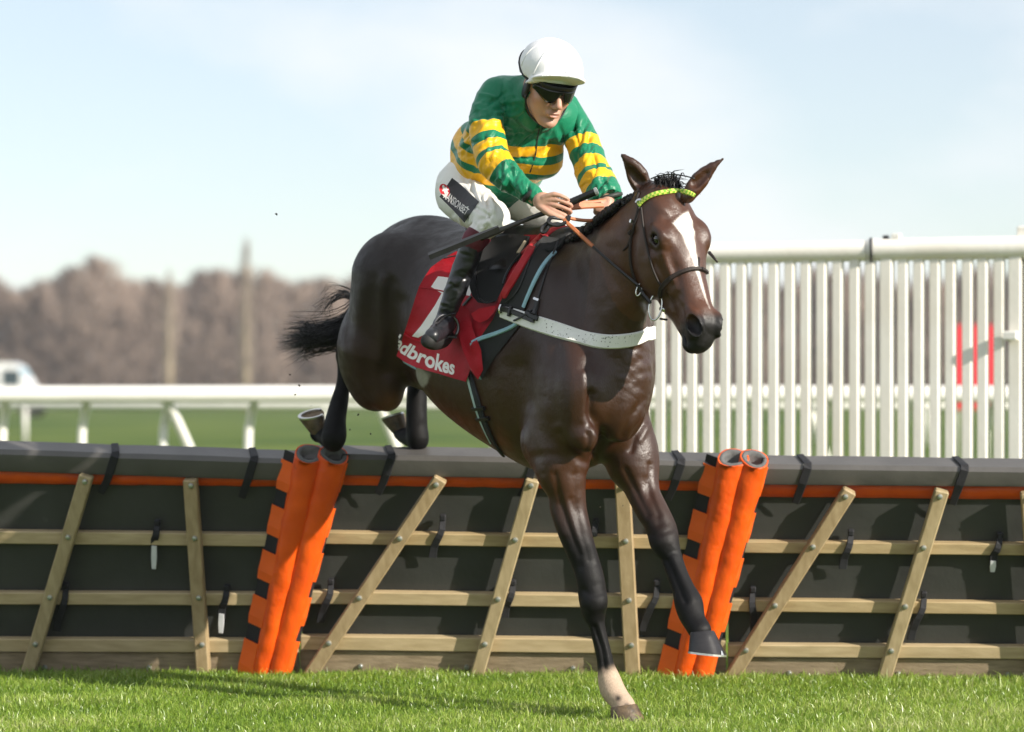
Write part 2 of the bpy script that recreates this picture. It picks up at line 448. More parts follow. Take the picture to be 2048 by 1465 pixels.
def wood_mat(name, c0, c1):
    m = bpy.data.materials.new(name); m.use_nodes = True; t = m.node_tree; b = t.nodes['Principled BSDF']
    a = t.nodes.new('ShaderNodeAttribute'); a.attribute_name = 'tone'
    g = t.nodes.new('ShaderNodeTexCoord'); n = t.nodes.new('ShaderNodeTexNoise'); n.inputs['Scale'].default_value = .12
    r = t.nodes.new('ShaderNodeValToRGB'); e = r.color_ramp.elements
    e[0].color = (*c0, 1); e[1].color = (*c1, 1); e[0].position = .35; e[1].position = .65
    mu = t.nodes.new('ShaderNodeMix'); mu.data_type = 'RGBA'; mu.blend_type = 'MULTIPLY'; mu.inputs['Factor'].default_value = 1
    t.links.new(g.outputs['Object'], n.inputs['Vector']); t.links.new(n.outputs['Fac'], r.inputs['Fac'])
    t.links.new(r.outputs['Color'], mu.inputs['A']); t.links.new(a.outputs['Fac'], mu.inputs['B']); t.links.new(mu.outputs['Result'], b.inputs['Base Color'])
    b.inputs['Roughness'].default_value = .95; b.inputs['Specular IOR Level'].default_value = .1
    return m
rs = np.random.default_rng(11)
wv, wf, wt = [], [], []
DW = 230.0
def woodtop(px): return 548 + 14 * math.sin(px * .021 + 1) + 9 * math.sin(px * .057) - (14 if 120 < px < 230 else 0) + (12 if 20 < px < 110 else 0)
for i in range(330):
    px = -1650 + i * (5300 / 330) + rs.uniform(-10, 10); d = DW + rs.uniform(-6, 45)
    H = CH + (HY - woodtop(px) + rs.uniform(-7, 3)) / F * d
    twig_tree(wv, wf, wt, [(px - CX) / F * d, d, 0], H, rs.uniform(2.2, 3.6), rs, 520, rs.uniform(.9, 1.05), False, .006)
for i in range(230):   # undergrowth
    px = -1650 + i * (5300 / 230) + rs.uniform(-10, 10); d = DW - 8 + rs.uniform(-6, 6)
    twig_tree(wv, wf, wt, [(px - CX) / F * d, d, 0], rs.uniform(3, 7), rs.uniform(1.5, 2.8), rs, 130, rs.uniform(.75, 1.2))
wood = mesh_np('woodland', np.vstack(wv), np.vstack(wf), wood_mat('bare_twigs', (.175, .135, .112), (.240, .185, .150)), smooth=False, attrs={'tone': np.concatenate(wt)})
set_props(wood, 'belt of bare brown winter trees along the horizon', 'woodland', None, 'stuff')
pop_m = wood_mat('poplar_twigs', (.215, .175, .14), (.255, .21, .165)); pop_t = wood_mat('poplar_bark', (.3, .24, .17), (.38, .31, .22))
for (px, top, hw, lab) in ((338, 540, 20, 'shorter pale poplar standing left of the tallest tree before the wood'), (492, 474, 22, 'tallest slim poplar rising above the wood against the sky'),):
    d = 205.0; H = CH + (HY - top) / F * d; v, f_, tt = [], [], []
    th = thing('poplar_tree', ((px - CX) / F * d, d, 0), lab, 'tree', 'upright trees before the wood')
    twig_tree(v, f_, tt, [(px - CX) / F * d, d, 0], H, hw / F * d, rs, 330, 1.0, True, .0030)
    mesh_np('crown', v[0][4:], f_[0][3:] - 4, pop_m, th, False, {'tone': tt[0][4:]})
    tb = MB().tube([((px - CX) / F * d, d, 0), ((px - CX) / F * d, d, H * .5), ((px - CX) / F * d + .1, d, H * .95)], [.35, .2, .03], 7)
    o = tb.build('trunk', pop_t, th, True); at = o.data.attributes.new('tone', 'FLOAT', 'POINT'); at.data.foreach_set('value', np.ones(len(o.data.vertices), np.float32))

# ---- autumn haze over the course: one even box of air round camera and scene
hz = MB().quad_box((0, 280, 8.0), np.eye(3), 410, 330, 9.0).build('haze', None); hz['kind'] = 'stuff'; hz['label'] = 'thin pale haze lying over the racecourse'
hm_ = bpy.data.materials.new('haze_air'); hm_.use_nodes = True; t_ = hm_.node_tree; t_.nodes.clear()
pv = t_.nodes.new('ShaderNodeVolumePrincipled'); pv.inputs['Color'].default_value = (.82, .87, .95, 1); pv.inputs['Density'].default_value = .00045; pv.inputs['Anisotropy'].default_value = .2
ov = t_.nodes.new('ShaderNodeOutputMaterial'); t_.links.new(pv.outputs['Volume'], ov.inputs['Volume']); hz.data.materials.append(hm_)
# ---- white plastic rails
white_pl = mat('white_plastic', (.78, .76, .71), .38, .05, 3, .05, 40)
white_pl2 = mat('white_plastic_worn', (.86, .83, .76), .42, .07, 2.2, .05, 30, col2=(.76, .71, .62))
def running_rail(d, ztop, r, x0, x1, posts, braces, label, h_post_curve=.16):
    th = thing('running_rail', ((x0 + x1) / 2, d, 0), label, 'rail')
    MB().tube([(x0, d, ztop - r), ((x0 + x1) / 2, d, ztop - r + .01), (x1, d, ztop - r)], r, 14).build('rail', white_pl, th, True, 60)
    for i, px in enumerate(posts):
        x = (px - CX) / F * d
        pts = spline([(x, d + .25, 0), (x, d + .25, ztop - .45), (x + .015, d + .24, ztop - .28), (x + .05, d + .14, ztop - r * 2 - .02), (x + .07, d + .02, ztop - r * 1.8)], 14)
        MB().tube(pts, .035, 9).build('post', white_pl, th, True)
    for px in braces:
        x = (px - CX) / F * d
        pts = spline([(x - .06, d + .02, ztop - r * 1.5), (x + .0, d + .1, ztop - .22), (x + .19, d + .35, ztop - .75), (x + .26, d + .45, 0)], 12)
        MB().tube(pts, .04, 9).build('brace', white_pl, th, True)
    return th
running_rail(21.0, CH + .066, .068, -6.5, 6.5, [-510, -345, -180, -8, 153, 318, 490, 655, 822, 990, 1155, 1320, 1485, 1650, 1815, 1980, 2150, 2320], [-90, 345, 765, 1200, 1625, 2060],
             'white plastic running rail with bent posts just beyond the hurdles')
rr = thing('running_rail', (0, 62, 0), 'far low white rail seen blurred under the nearer running rail', 'rail')
MB().tube([(-26, 62, .93), (26, 62, .93)], .09, 10).build('rail', white_pl, rr, True)
for i in range(8):
    x = -25 + i * 6.9
    MB().tube([(x, 62, 0), (x, 62, .9)], .05, 8).build('post', white_pl, rr, True)

# ---- white van
def van():
    d = 140.0; S_ = 1.32
    th = thing('van', ((-30 - CX) / F * d, d, 0), 'white van parked far off at the left edge below the wood', 'van')
    paint = mat('van_paint', (.8, .8, .8), .3, .03, 2, coat=.4); glass = mat('van_glass', (.03, .05, .06), .08, .05); tyre = mat('van_tyre', (.02, .02, .02), .8); bl = mat('van_blue', (.25, .42, .5), .1)
    x1 = (98 - CX) / F * d; x0 = x1 - 4.6 * S_; y0, y1 = d, d + 1.9 * S_
    prof = [(x0, .35), (x1 - .05, .35), (x1, .7), (x1 - .12, 1.02), (x1 - .75, 1.2), (x1 - 1.25, 2.0), (x1 - 1.5, 2.13), (x0 + .1, 2.15), (x0, 2.0)]
    prof = [(x0 if x < x0 + .05 else (x0 + .1 if x < x0 + .2 else x1 + (x - x1) * S_), z * S_) for x, z in prof]
    n = len(prof); v = [(x, y0, z) for x, z in prof] + [(x, y1, z) for x, z in prof]
    f = [tuple(range(n)), tuple(range(2 * n - 1, n - 1, -1))] + [((i + 1) % n, i, n + i, n + (i + 1) % n) for i in range(n)]
    mesh_np('body', v, f, paint, th, False)
    for (a, b, c, e) in ((-1.85, -1.15, 1.22, 1.86), (-4.2, -2.1, 1.22, 1.86)):
        MB().quad_box((x1 + (a + b) / 2 * S_, y0 - .01, (c + e) / 2 * S_), np.eye(3), (b - a) / 2 * S_, .012, (e - c) / 2 * S_).build('side_window', glass, th)
    MB().beam((x1 - .80 * S_, d + .95 * S_, 1.24 * S_), (x1 - 1.22 * S_, d + .95 * S_, 1.92 * S_), (1, 0, .6), 1.7 * S_, .05).build('windscreen', bl, th)
    for x in (-3.8, -.8):
        for y in (.08, 1.8): MB().lathe((x1 + x * S_, y0 + (y - .1) * S_, .34 * S_), (0, 1, 0), [(0, .28), (0, .48), (.28, .48), (.28, .28)], 20).build('wheel', tyre, th, False)
van()

# ---- red sign board
red_b = mat('red_board', (.62, .035, .05), .45, .06, 3)
d = 46.0
th = thing('sign_board', ((1953 - CX) / F * d, d, 0), 'plain red board seen between the white pickets at the right', 'sign')
a, b = P(1908, 650, d), P(1998, 818, d)
MB().quad_box((a + b) / 2, np.eye(3), (b[0] - a[0]) / 2, .02, (a[2] - b[2]) / 2).build('board', red_b, th)
for x in (a[0] + .05, b[0] - .05): MB().tube([(x, d + .05, 0), (x, d + .05, a[2])], .03, 8).build('post', white_pl, th, True)

# ---- white picket wing of the hurdle
def wing():
    th = thing('picket_fence', (1.5, 13.2, 0), 'tall white plastic picket fence with round top rail', 'fence')
    slope = -.34
    def wy(x): return 13.55 + slope * (x - 1.02)
    def at(px):          # plan position of photo column px on the fence line
        m = (px - CX) / F; y = (13.55 - slope * 1.02) / (1 - slope * m); return m * y, y
    def ztop(px): return CH + (HY - (507 - (px - 1440) * .0165)) / F * at(px)[1]
    ang = math.radians(-23); ax0 = np.array([math.cos(ang), math.sin(ang), 0]); ax1 = np.array([-math.sin(ang), math.cos(ang), 0])
    pts = [np.array([*at(px), ztop(px)]) for px in (1180, 1440, 1735)]
    MB().tube(pts, .052, 18).build('top_rail', white_pl2, th, True, 60)
    pts2 = [np.array([*at(px), ztop(px) + .004]) for px in (1737, 1900, 2060, 2300)]
    MB().tube(pts2, .056, 18).build('top_rail', white_pl2, th, True, 60)
    blk = mat('fence_strap', (.012, .012, .014), .5)
    px = 1742; c = np.array([*at(px), ztop(px)]); axr = nz(pts2[-1] - pts2[0])
    ring = [c + (UP * math.cos(t) + np.cross(axr, UP) * math.sin(t)) * .06 + axr * (.012 * math.sin(t)) for t in np.linspace(0, 2 * math.pi, 22)]
    MB().tube(ring, .007, 6, False).build('strap', blk, th, True)
    c2 = np.array([*at(1772), ztop(1772) + .066]); MB().quad_box(c2, (axr, np.cross(UP, axr), UP), .012, .02, .008).build('strap', blk, th)
    c2 = np.array([*at(1793), ztop(1793) + .068]); MB().quad_box(c2, (axr, np.cross(UP, axr), UP), .022, .03, .014, .004).build('rail_clip', white_pl, th)
    rw = random.Random(4)
    for px in np.arange(1192, 2310, 32.3):
        px = px + rw.uniform(-1.2, 1.2); x, y = at(px); zt = ztop(px) - .035 + rw.uniform(-.004, .004)
        post = abs(px - 1773) < 17 or abs(px - 2030) < 17
        hw = .0245 if not post else .031
        MB().quad_box((x, y, zt / 2 + .03), ((0, 0, 1), ax0, ax1), zt / 2 - .03, hw, hw * 1.0, .006).build('picket' if not post else 'post', white_pl2, th)
    x, y = at(2044); zt = ztop(2044)
    MB().quad_box((x + .02, y + .04, (zt + .11) / 2), ((0, 0, 1), ax0, ax1), (zt + .11) / 2, .034, .03, .008).build('gate_post', white_pl2, th)
    hp = P(2022, 672, y - .05); MB().quad_box(hp, (ax0, ax1, UP), .035, .03, .022, .006).build('hinge', white_pl, th)
    for zz in (.35, 1.0):
        p0 = np.array([*at(1180), zz]); p1 = np.array([*at(2300), zz]); bk = np.array([.3, 1, 0]) * .05
        MB().beam(p0 + bk, p1 + bk, (0, 1, 0), .05, .02).build('cross_bar', white_pl, th) if zz < .5 else None
wing()

# ================================================================== HURDLES
LEAN, YAW = .28, .093
HN = nz(np.array([-YAW, -1, -LEAN]))            # outward normal of the hurdle face (towards the camera)
HUPV = nz(np.array([0, -LEAN, 1])); HRT = nz(np.array([1, -YAW, 0]))
HUPV = nz(HUPV - HRT * np.dot(HUPV, HRT))
def HP(px, py, off=0.0):
    """photo position laid on the leaning hurdle face, 'off' metres proud of it"""
    m = (px - CX) / F; q = (py - HY) / F
    y = (11.0 - LEAN * CH - off * 1.04) / (1 + YAW * m - LEAN * q)
    return np.array([m * y, y, CH - q * y])
wood_m = []
for i in range(4):
    wood_m.append(mat('treated_pine_%d' % i, [(.46, .35, .19), (.42, .33, .19), (.50, .39, .23), (.40, .30, .17)][i], .62, .12, 6, .25, 60, stretch=[(1, 8, 8), (8, 8, 1), (1, 8, 8), (8, 8, 1)][i], col2=[(.33, .24, .12), (.30, .23, .12), (.37, .28, .15), (.28, .20, .10)][i], dist=.004))
kick_m = mat('kickboard_wood', (.34, .26, .17), .8, .2, 9, .4, 50, stretch=(1, 5, 8), col2=(.20, .15, .09), dist=.006)
rubber = mat('grey_foam_skin', (.042, .043, .040), .5, .1, 5, .25, 40, dist=.004, col2=(.028, .029, .027))
rubber_top = mat('grey_foam_bar', (.105, .098, .092), .5, .1, 7, .25, 50, dist=.004, col2=(.075, .070, .066))
orange = mat('orange_pvc', (.82, .105, .004), .45, .1, 9, .5, 24, dist=.010, col2=(.66, .072, .004))
el = orange.node_tree.nodes[orange['ramp']].color_ramp.elements.new(.22); el.color = (.30, .05, .012, 1)
orange2 = mat('orange_flap', (.80, .115, .008), .5, .08, 9, .3, 40, dist=.004)
velcro = mat('black_webbing', (.010, .010, .013), .75, .2, 60, .3, 300, dist=.001)
for m_, c_ in ((rubber, (.11, .108, .10)), (rubber_top, (.17, .16, .15))):
    el = m_.node_tree.nodes[m_['ramp']].color_ramp.elements.new(.80); el.color = (*c_, 1)
foam = mat('grey_foam_core', (.12, .12, .12), .9, .2, 60, .5, 160, dist=.004)
steel = mat('zinc_bolt', (.50, .52, .50), .35, .1, 80, metal=.8)
plast = mat('pale_tag', (.6, .6, .62), .4, .1, 30)

def interp(px, a, b):
    t = (px - a[0]) / (b[0] - a[0]); return a[1] + (b[1] - a[1]) * t
def hurdle(x0, x1, ys, struts, bar_straps, ties, rollA, rollB, label, seed):
    """ys: name -> ((xa,ya),(xb,yb)) photo lines of the pieces across the panel"""
    r = random.Random(seed)
    c = HP((x0 + x1) / 2, interp((x0 + x1) / 2, *ys['base'])); c[2] = 0
    th = thing('hurdle', c, label, 'hurdle', 'row of hurdles')
    Y = lambda k, px: interp(px, *ys[k])
    N = 24
    # padded top bar: front face, tilted top, rounded edges, in three lengths split by the straps
    cuts = [x0] + [s for s in bar_straps if x0 + 30 < s < x1 - 30] + [x1]
    for a, b in zip(cuts[:-1], cuts[1:]):
        xs_ = np.linspace(a + .8, b - .8, 12); v = []; f = []
        sag = r.uniform(.001, .004)
        for i, px in enumerate(xs_):
            e = sag * (1 - (2 * i / 11 - 1) ** 4)
            p1 = HP(px, Y('bar_bot', px), .055); p2 = HP(px, Y('bar_front', px), .06)
            bk = -HN * .13
            ring = [p1, p1 + HN * .006 + HUPV * .012, p2 - HUPV * .014 + HN * .004, p2 - HN * .012 + HUPV * e, p2 + bk + HUPV * e, p1 + bk]
            v += ring
        k = 6
        for i in range(11):
            for j in range(k): f.append((i * k + j, i * k + (j + 1) % k, (i + 1) * k + (j + 1) % k, (i + 1) * k + j))
        f.append(tuple(range(k))[::-1]); f.append(tuple(11 * k + j for j in range(k)))
        o = mesh_np('top_bar', v, f, rubber_top, th, True); o.data.set_sharp_from_angle(angle=math.radians(35))
    # orange skirt under the bar
    v = []; f = []
    xs_ = np.linspace(x0, x1, 90); rip = vnoise(np.c_[xs_ * .05, 0 * xs_, 0 * xs_], 2.0, seed)
    for i, px in enumerate(xs_):
        a = HP(px, Y('bar_bot', px) - 6, .012); b = HP(px, Y('orange_bot', px) + .8 * rip[i], .012 + .004 * rip[i])
        v += [a, (a + b) / 2 + HN * .006 * (rip[i] + .6), b, b - HN * .006, a - HN * .006]
    for i in range(89):
        for j in range(5): f.append((i * 5 + j, i * 5 + (j + 1) % 5, i * 5 + 5 + (j + 1) % 5, i * 5 + 5 + j))
    mesh_np('orange_skirt', v, f, orange, th, True)
    # dark foam boards behind the rails
    rows = [('orange_bot', -8, 'r1t', 8), ('r1t', 14, 'r2t', 8), ('r2t', 14, 'r3t', 8)]
    for (ka, oa, kb, ob) in rows:
        p = [HP(x0, Y(ka, x0) + oa, 0), HP(x1, Y(ka, x1) + oa, 0), HP(x1, Y(kb, x1) + ob, 0), HP(x0, Y(kb, x0) + ob, 0)]
        mb = MB(); cc = sum(p) / 4
        mb.quad_box(cc - HN * .025, (nz(p[1] - p[0]), HUPV, HN), np.linalg.norm(p[1] - p[0]) / 2, (np.linalg.norm(p[0] - p[3]) + np.linalg.norm(p[1] - p[2])) / 4, .022, .004)
        mb.build('foam_board', rubber, th)
    # rails
    for kk in ('r1', 'r2', 'r3'):
        a = HP(x0, (Y(kk + 't', x0) + Y(kk + 'b', x0)) / 2, .02); b = HP(x1, (Y(kk + 't', x1) + Y(kk + 'b', x1)) / 2, .02)
        w = np.linalg.norm(HP(x0, Y(kk + 't', x0)) - HP(x0, Y(kk + 'b', x0)))
        MB().beam(a, b, HN, w, .036, .004).build('rail', wood_m[r.choice((0, 2))], th)
    a = HP(x0, Y('r3b', x0) + 27, .0); b = HP(x1, Y('r3b', x1) + 27, .0)
    MB().beam(a, b, HN, .115, .04, .004).build('kickboard', kick_m, th)
    for i in range(4):
        px = x0 + (x1 - x0) * (.14 + .25 * i); p = HP(px, Y('r3b', px) + 34, .022)
        MB().lathe(p, HN, [(-.004, .011), (.004, .011), (.009, .007)], 10).build('bolt', steel, th, True, 40)
    # struts, bolted to every rail
    for si, (tx, ty, bx, by, w) in enumerate(struts):
        a = HP(tx, ty, .062); b = HP(bx, by + 8, .062)
        MB().beam(a, b, HN, w * 11 / F, .048, .005).build('strut', wood_m[1 if si % 2 else 3], th)
        for yy in [ty + 14] + [(Y(k + 't', tx) + Y(k + 'b', tx)) / 2 for k in ('r1', 'r2', 'r3')]:
            t = (yy - ty) / (by - ty); p = HP(tx + (bx - tx) * t, yy, .087)
            MB().lathe(p, HN, [(-.002, .0115), (.003, .0115), (.008, .009), (.010, .004)], 10).build('bolt', steel, th, True, 40)
    # webbing straps over the bar
    for s in bar_straps:
        if not (x0 - 5 < s < x1 + 5): continue
        fr = Y('bar_front', s); bt = Y('bar_bot', s)
        tp = HP(s + 8, fr, .06)
        pts = [HP(s - 2, bt - 2, .07) - HN * .0 , HP(s + 6, fr + 3, .066)]
        path = [tp - HN * .125 - HRT * .03 + HUPV * .006, tp - HN * .06 - HRT * .012 + HUPV * .006, tp - HN * .008 + HUPV * .006, HP(s + 7, fr + 5, .066), HP(s - 3, bt - 3, .064), HP(s - 9, bt + 14, .05), HP(s - 16 - r.uniform(0, 6), bt + 36, .035)]
        nr = [HUPV, HUPV, nz(HUPV + HN), HN, HN, HN, HN]
        MB().ribbon(path, np.array(nr), [.03, .03, .032, .034, .034, .032, .03], .004).build('bar_strap', velcro, th, False)
    for (px, py, py2, dx, tag_) in ties:
        pts = [HP(px + 2, py, .02), HP(px, (py * 2 + py2) / 3, .048), HP(px + dx * .5, (py + py2) / 2 + 4, .05), HP(px + dx, py2 - 20, .035), HP(px + dx * 1.2, py2, .03)]
        pts = spline(pts, 9)
        MB().ribbon(pts, HN + HRT * .15, np.linspace(.024, .034, 9), .004).build('rail_tie', velcro, th, False)
        p = HP(px + 2, py + 3, .03); MB().quad_box(p, (HRT, HUPV, HN), .012, .012, .012, .004).build('tie_loop', velcro, th)
        if tag_:
            p0 = HP(px + dx * 1.15, py2 - 8, .037); p1 = HP(px + dx * 1.3, py2 + tag_, .03)
            MB().ribbon([p0, (p0 + p1) / 2, p1], HN, [.022, .025, .018], .003).build('tie_end', plast, th)
    # padded end rolls
    for (roll, side) in ((rollA, -1), (rollB, 1)):
        if roll is None: continue
        (tx, ty), (bx, by), wt, wb = roll
        a = HP(bx, by + 10, .075); b = HP(tx, ty, .075); axv = nz(b - a); n_ = 44
        k = 20; v = []; f = []
        u = nz(HRT - axv * np.dot(HRT, axv)); w_ = np.cross(axv, u)
        ph = r.uniform(0, 6)
        for i in range(n_):
            t = i / (n_ - 1); c_ = a + (b - a) * t; rr_ = (wb + (wt - wb) * t) / 2 * 10.9 / F
            for j in range(k):
                an = 2 * math.pi * j / k
                wr = 1 + .030 * math.sin(7.3 * t * 3 + 2 * an + ph) * (1 - t * .5) + .035 * math.sin(23 * t + 3 * an) + .02 * math.sin(61 * t + an)
                if i > n_ - 4: wr = 1.0 + .07 * math.sin(2 * an + ph) + .04 * math.sin(3 * an + 2 * ph)
                cap = axv * (.016 * math.sin(an + .6) if i == n_ - 1 else 0)
                v.append(c_ + (u * math.cos(an) * rr_ * 1.02 + w_ * math.sin(an) * rr_ * .82) * wr + cap)
        for i in range(n_ - 1):
            for j in range(k): f.append((i * k + j, i * k + (j + 1) % k, (i + 1) * k + (j + 1) % k, (i + 1) * k + j))
        # rolled lip inside
        n0 = len(v)
        for (sc_, dz) in ((.9, .0), (.88, -.03)):
            for j in range(k): v.append(b + (np.array(v[(n_ - 1) * k + j]) - b) * sc_ + axv * dz)
        for (A, B) in (((n_ - 1) * k, n0), (n0, n0 + k)):
            for j in range(k): f.append((A + j, A + (j + 1) % k, B + (j + 1) % k, B + j))
        tn = nz(axv + HN * .55 + HRT * r.uniform(-.25, .05))
        for q_ in list(range((n_ - 1) * k, n_ * k)) + list(range(n0, len(v))):
            p_ = np.array(v[q_]); base_ = b + axv * (-.03 if q_ >= n0 + k else 0)
            v[q_] = p_ - axv * (np.dot(p_ - base_, tn) / np.dot(axv, tn))
        pad = mesh_np('post_pad', v, f, orange, th, True)
        top_ring = [np.array(v[(n_ - 1) * k + j]) for j in range(k)]; v2 = []; f2 = []
        for (sc_, dz) in ((.93, -.006), (.86, .003), (.64, .002), (.58, -.012), (.55, -.07), (.05, -.07)):
            for j in range(k): v2.append(b + (top_ring[j] - b) * (sc_ * (1 + .03 * math.sin(3 * j + ph))) + axv * dz)
        for i in range(5):
            for j in range(k): f2.append((i * k + j, i * k + (j + 1) % k, (i + 1) * k + (j + 1) % k, (i + 1) * k + j))
        f2.append(tuple(5 * k + j for j in range(k)))
        mesh_np('foam_core', v2, f2, foam, pad, True)
        # flap with webbing squares along the outer edge
        nseg = 5; wd = .078 if side < 0 else .030
        e0 = a + HRT * side * (wb * .49 * 10.9 / F + wd / 2 - .012) - HN * .012; e1 = b + HRT * side * (wt * .47 * 10.9 / F + wd / 2 - .022) - HN * .012
        up_n = nz(HN + HRT * side * .55)
        MB().beam(e0, e1, up_n, wd * .98, .006).build('webbing', velcro, pad)
        ts = np.linspace(0.0, 1, nseg + 1)
        for i in range(nseg):
            t0 = ts[i] + (.0 if i == 0 else .036); t1 = ts[i + 1] - .036
            if t1 > .97: t1 = .985
            q0 = e0 + (e1 - e0) * t0 + up_n * .008; q1 = e0 + (e1 - e0) * t1 + up_n * .008
            mb = MB().ribbon([q0, q0 + (q1 - q0) * .3 + up_n * .004, q0 + (q1 - q0) * .7 + up_n * .002, q1 + up_n * .003], up_n, [wd * .99, wd * 1.02, wd, wd * 1.01], .005)
            mb.build('flap', orange2, pad, False)
    return th

HY_L = dict(bar_back=((0, 884), (595, 899)), bar_front=((0, 902), (595, 921)), bar_bot=((0, 943), (578, 962)), orange_bot=((0, 967), (578, 974)),
            r1t=((0, 1061), (545, 1068)), r1b=((0, 1085), (545, 1090)), r2t=((0, 1183), (545, 1185)), r2b=((0, 1207), (545, 1209)),
            r3t=((0, 1276), (545, 1279)), r3b=((0, 1301), (545, 1302)), base=((0, 1345), (595, 1345)))
HY_M = dict(bar_back=((700, 894), (1400, 907)), bar_front=((700, 912), (1400, 925)), bar_bot=((700, 951), (1400, 963)), orange_bot=((700, 971), (1400, 982)),
            r1t=((640, 1062), (1380, 1073)), r1b=((640, 1086), (1380, 1097)), r2t=((640, 1181), (1380, 1191)), r2b=((640, 1206), (1380, 1215)),
            r3t=((640, 1270), (1380, 1280)), r3b=((640, 1298), (1380, 1305)), base=((640, 1345), (1380, 1355)))
HY_R = dict(bar_back=((1540, 918), (2048, 924)), bar_front=((1540, 931), (2048, 938)), bar_bot=((1540, 970), (2048, 974)), orange_bot=((1540, 994), (2048, 999)),
            r1t=((1480, 1081), (2048, 1085)), r1b=((1480, 1104), (2048, 1110)), r2t=((1480, 1197), (2048, 1203)), r2b=((1480, 1221), (2048, 1228)),
            r3t=((1480, 1287), (2048, 1291)), r3b=((1480, 1312), (2048, 1316)), base=((1480, 1358), (2048, 1365)))
hurdle(-235, 598, HY_L, [(-40, 948, -310, 1345, 26), (174, 950, 52, 1352, 27), (381, 958, 408, 1345, 27)], [-60, 222, 500],
       [(313, 1042, 1100, -4, 38), (130, 1168, 1262, -14, 0), (452, 1172, 1236, -8, 30), (-120, 1045, 1120, -4, 20)], ((620, 908), (521, 1345), 58, 36), None,
       'dark hurdle panel at the left, its wooden struts mostly in shade', 1)
hurdle(602, 1452, HY_M, [(882, 956, 618, 1345, 27), (1066, 958, 952, 1350, 27), (1245, 962, 1266, 1350, 30)], [775, 1062, 1355],
       [(884, 1032, 1115, -16, 0), (660, 1160, 1245, -16, 0), (1024, 1162, 1235, -12, 0), (1190, 1040, 1092, -5, 0), (1312, 1162, 1262, -22, 0)], ((1466, 916), (1362, 1358), 56, 38), ((668, 910), (552, 1345), 56, 38),
       'middle dark hurdle panel behind the landing horse', 2)
hurdle(1456, 2330, HY_R, [(1700, 980, 1455, 1358, 27), (1884, 980, 1765, 1358, 27), (2056, 984, 2085, 1362, 30)], [1608, 1922, 2200],
       [(1700, 1062, 1138, -12, 0), (1998, 1068, 1130, -10, 14), (1504, 1176, 1262, 4, 0), (1846, 1186, 1280, -20, 0)], ((2330, 924), (2215, 1370), 62, 56), ((1509, 918), (1394, 1358), 54, 36),
       'right dark hurdle panel with sunlit struts below the picket fence', 3)
# ================================================================== HORSE
# horse frame: U forward, VR to the horse's right, origin on the ground below the withers
HU = nz(np.array([.58, -.815, 0])); HV = nz(np.array([-.815, -.58, 0])); HO = np.array([.174, 9.75, 0])
def H(s, t, z): return HO + HU * s + HV * t + UP * z
hf = Field((-.95, 8.85, -.03), (.95, 11.35, 2.02), .0065)
FR = (HU, HV, UP)
def pit(a):     # horse frame pitched nose-down by a degrees
    a = math.radians(a); u = HU * math.cos(a) - UP * math.sin(a); w = UP * math.cos(a) + HU * math.sin(a)
    return (u, HV, w)
A = hf.add
# --- trunk
A(ellip(H(-.82, 0, 1.505), pit(18), (.42, .255, .335)), .05)         # croup
A(ellip(H(-.40, 0, 1.385), pit(20), (.56, .305, .335)), .10)        # barrel
A(ellip(H(.00, 0, 1.30), pit(10), (.40, .265, .40)), .08)           # ribs and girth
A(ellip(H(.17, 0, 1.27), pit(0), (.24, .205, .33)), .08)            # breast
A(ellip(H(-.10, 0, 1.17), pit(24), (.36, .235, .27)), .10)          # brisket
A(ellip(H(-.38, .02, 1.22), pit(26), (.34, .24, .20)), .10)         # belly
A(rcone(H(-.55, 0, 1.62), H(.05, 0, 1.60), .13, .115), .08)         # back
A(rcone(H(-.02, 0, 1.60), H(.25, 0, 1.60), .09, .08, HV, .7), .08)  # withers
# --- right haunch and thigh
A(rcone(P(790, 560, 10.30), P(757, 715, 10.38), .19, .145, HV, .85), .05)
A(rcone(P(757, 700, 10.38), P(752, 775, 10.42), .150, .092), .03)
A(ellip(P(742, 700, 10.42), FR, (.15, .12, .20)), .04)
A(ellip(P(762, 770, 10.36), FR, (.10, .085, .095)), .03)
A(ellip(P(775, 790, 10.34), FR, (.055, .06, .065)), .02)
# --- left haunch
A(rcone(H(-.88, -.13, 1.48), H(-.98, -.15, 1.30), .16, .10), .05)
# --- right hind lower leg: hock, cannon, fetlock
A(rcone(P(757, 770, 10.45), P(697, 712, 10.68), .085, .050), .04)    # gaskin back to the hock
limb(hf, [(672, 690, 704, 690, 10.70), (674, 715, 706, 712, 10.70), (675, 748, 704, 745, 10.70), (672, 772, 700, 770, 10.70), (662, 802, 697, 802, 10.68), (651, 840, 692, 840, 10.66),
          (644, 871, 693, 871, 10.64), (648, 884, 688, 884, 10.64)], .012, 1.15)
limb(hf, [(645, 880, 682, 886, 10.66), (632, 862, 662, 880, 10.72), (622, 858, 655, 876, 10.74)], .012, 1.0)    # pastern
# --- left hind lower leg
A(rcone(H(-.98, -.15, 1.30), P(838, 715, 10.86), .09, .045), .03)
limb(hf, [(814, 700, 858, 700, 10.86), (815, 752, 855, 752, 10.86), (813, 802, 854, 802, 10.85), (812, 852, 855, 852, 10.84), (814, 878, 858, 876, 10.83), (818, 886, 854, 885, 10.83)], .012, 1.1)
limb(hf, [(815, 872, 845, 890, 10.85), (800, 862, 822, 886, 10.92), (790, 855, 818, 876, 10.95)], .012, 1.0)
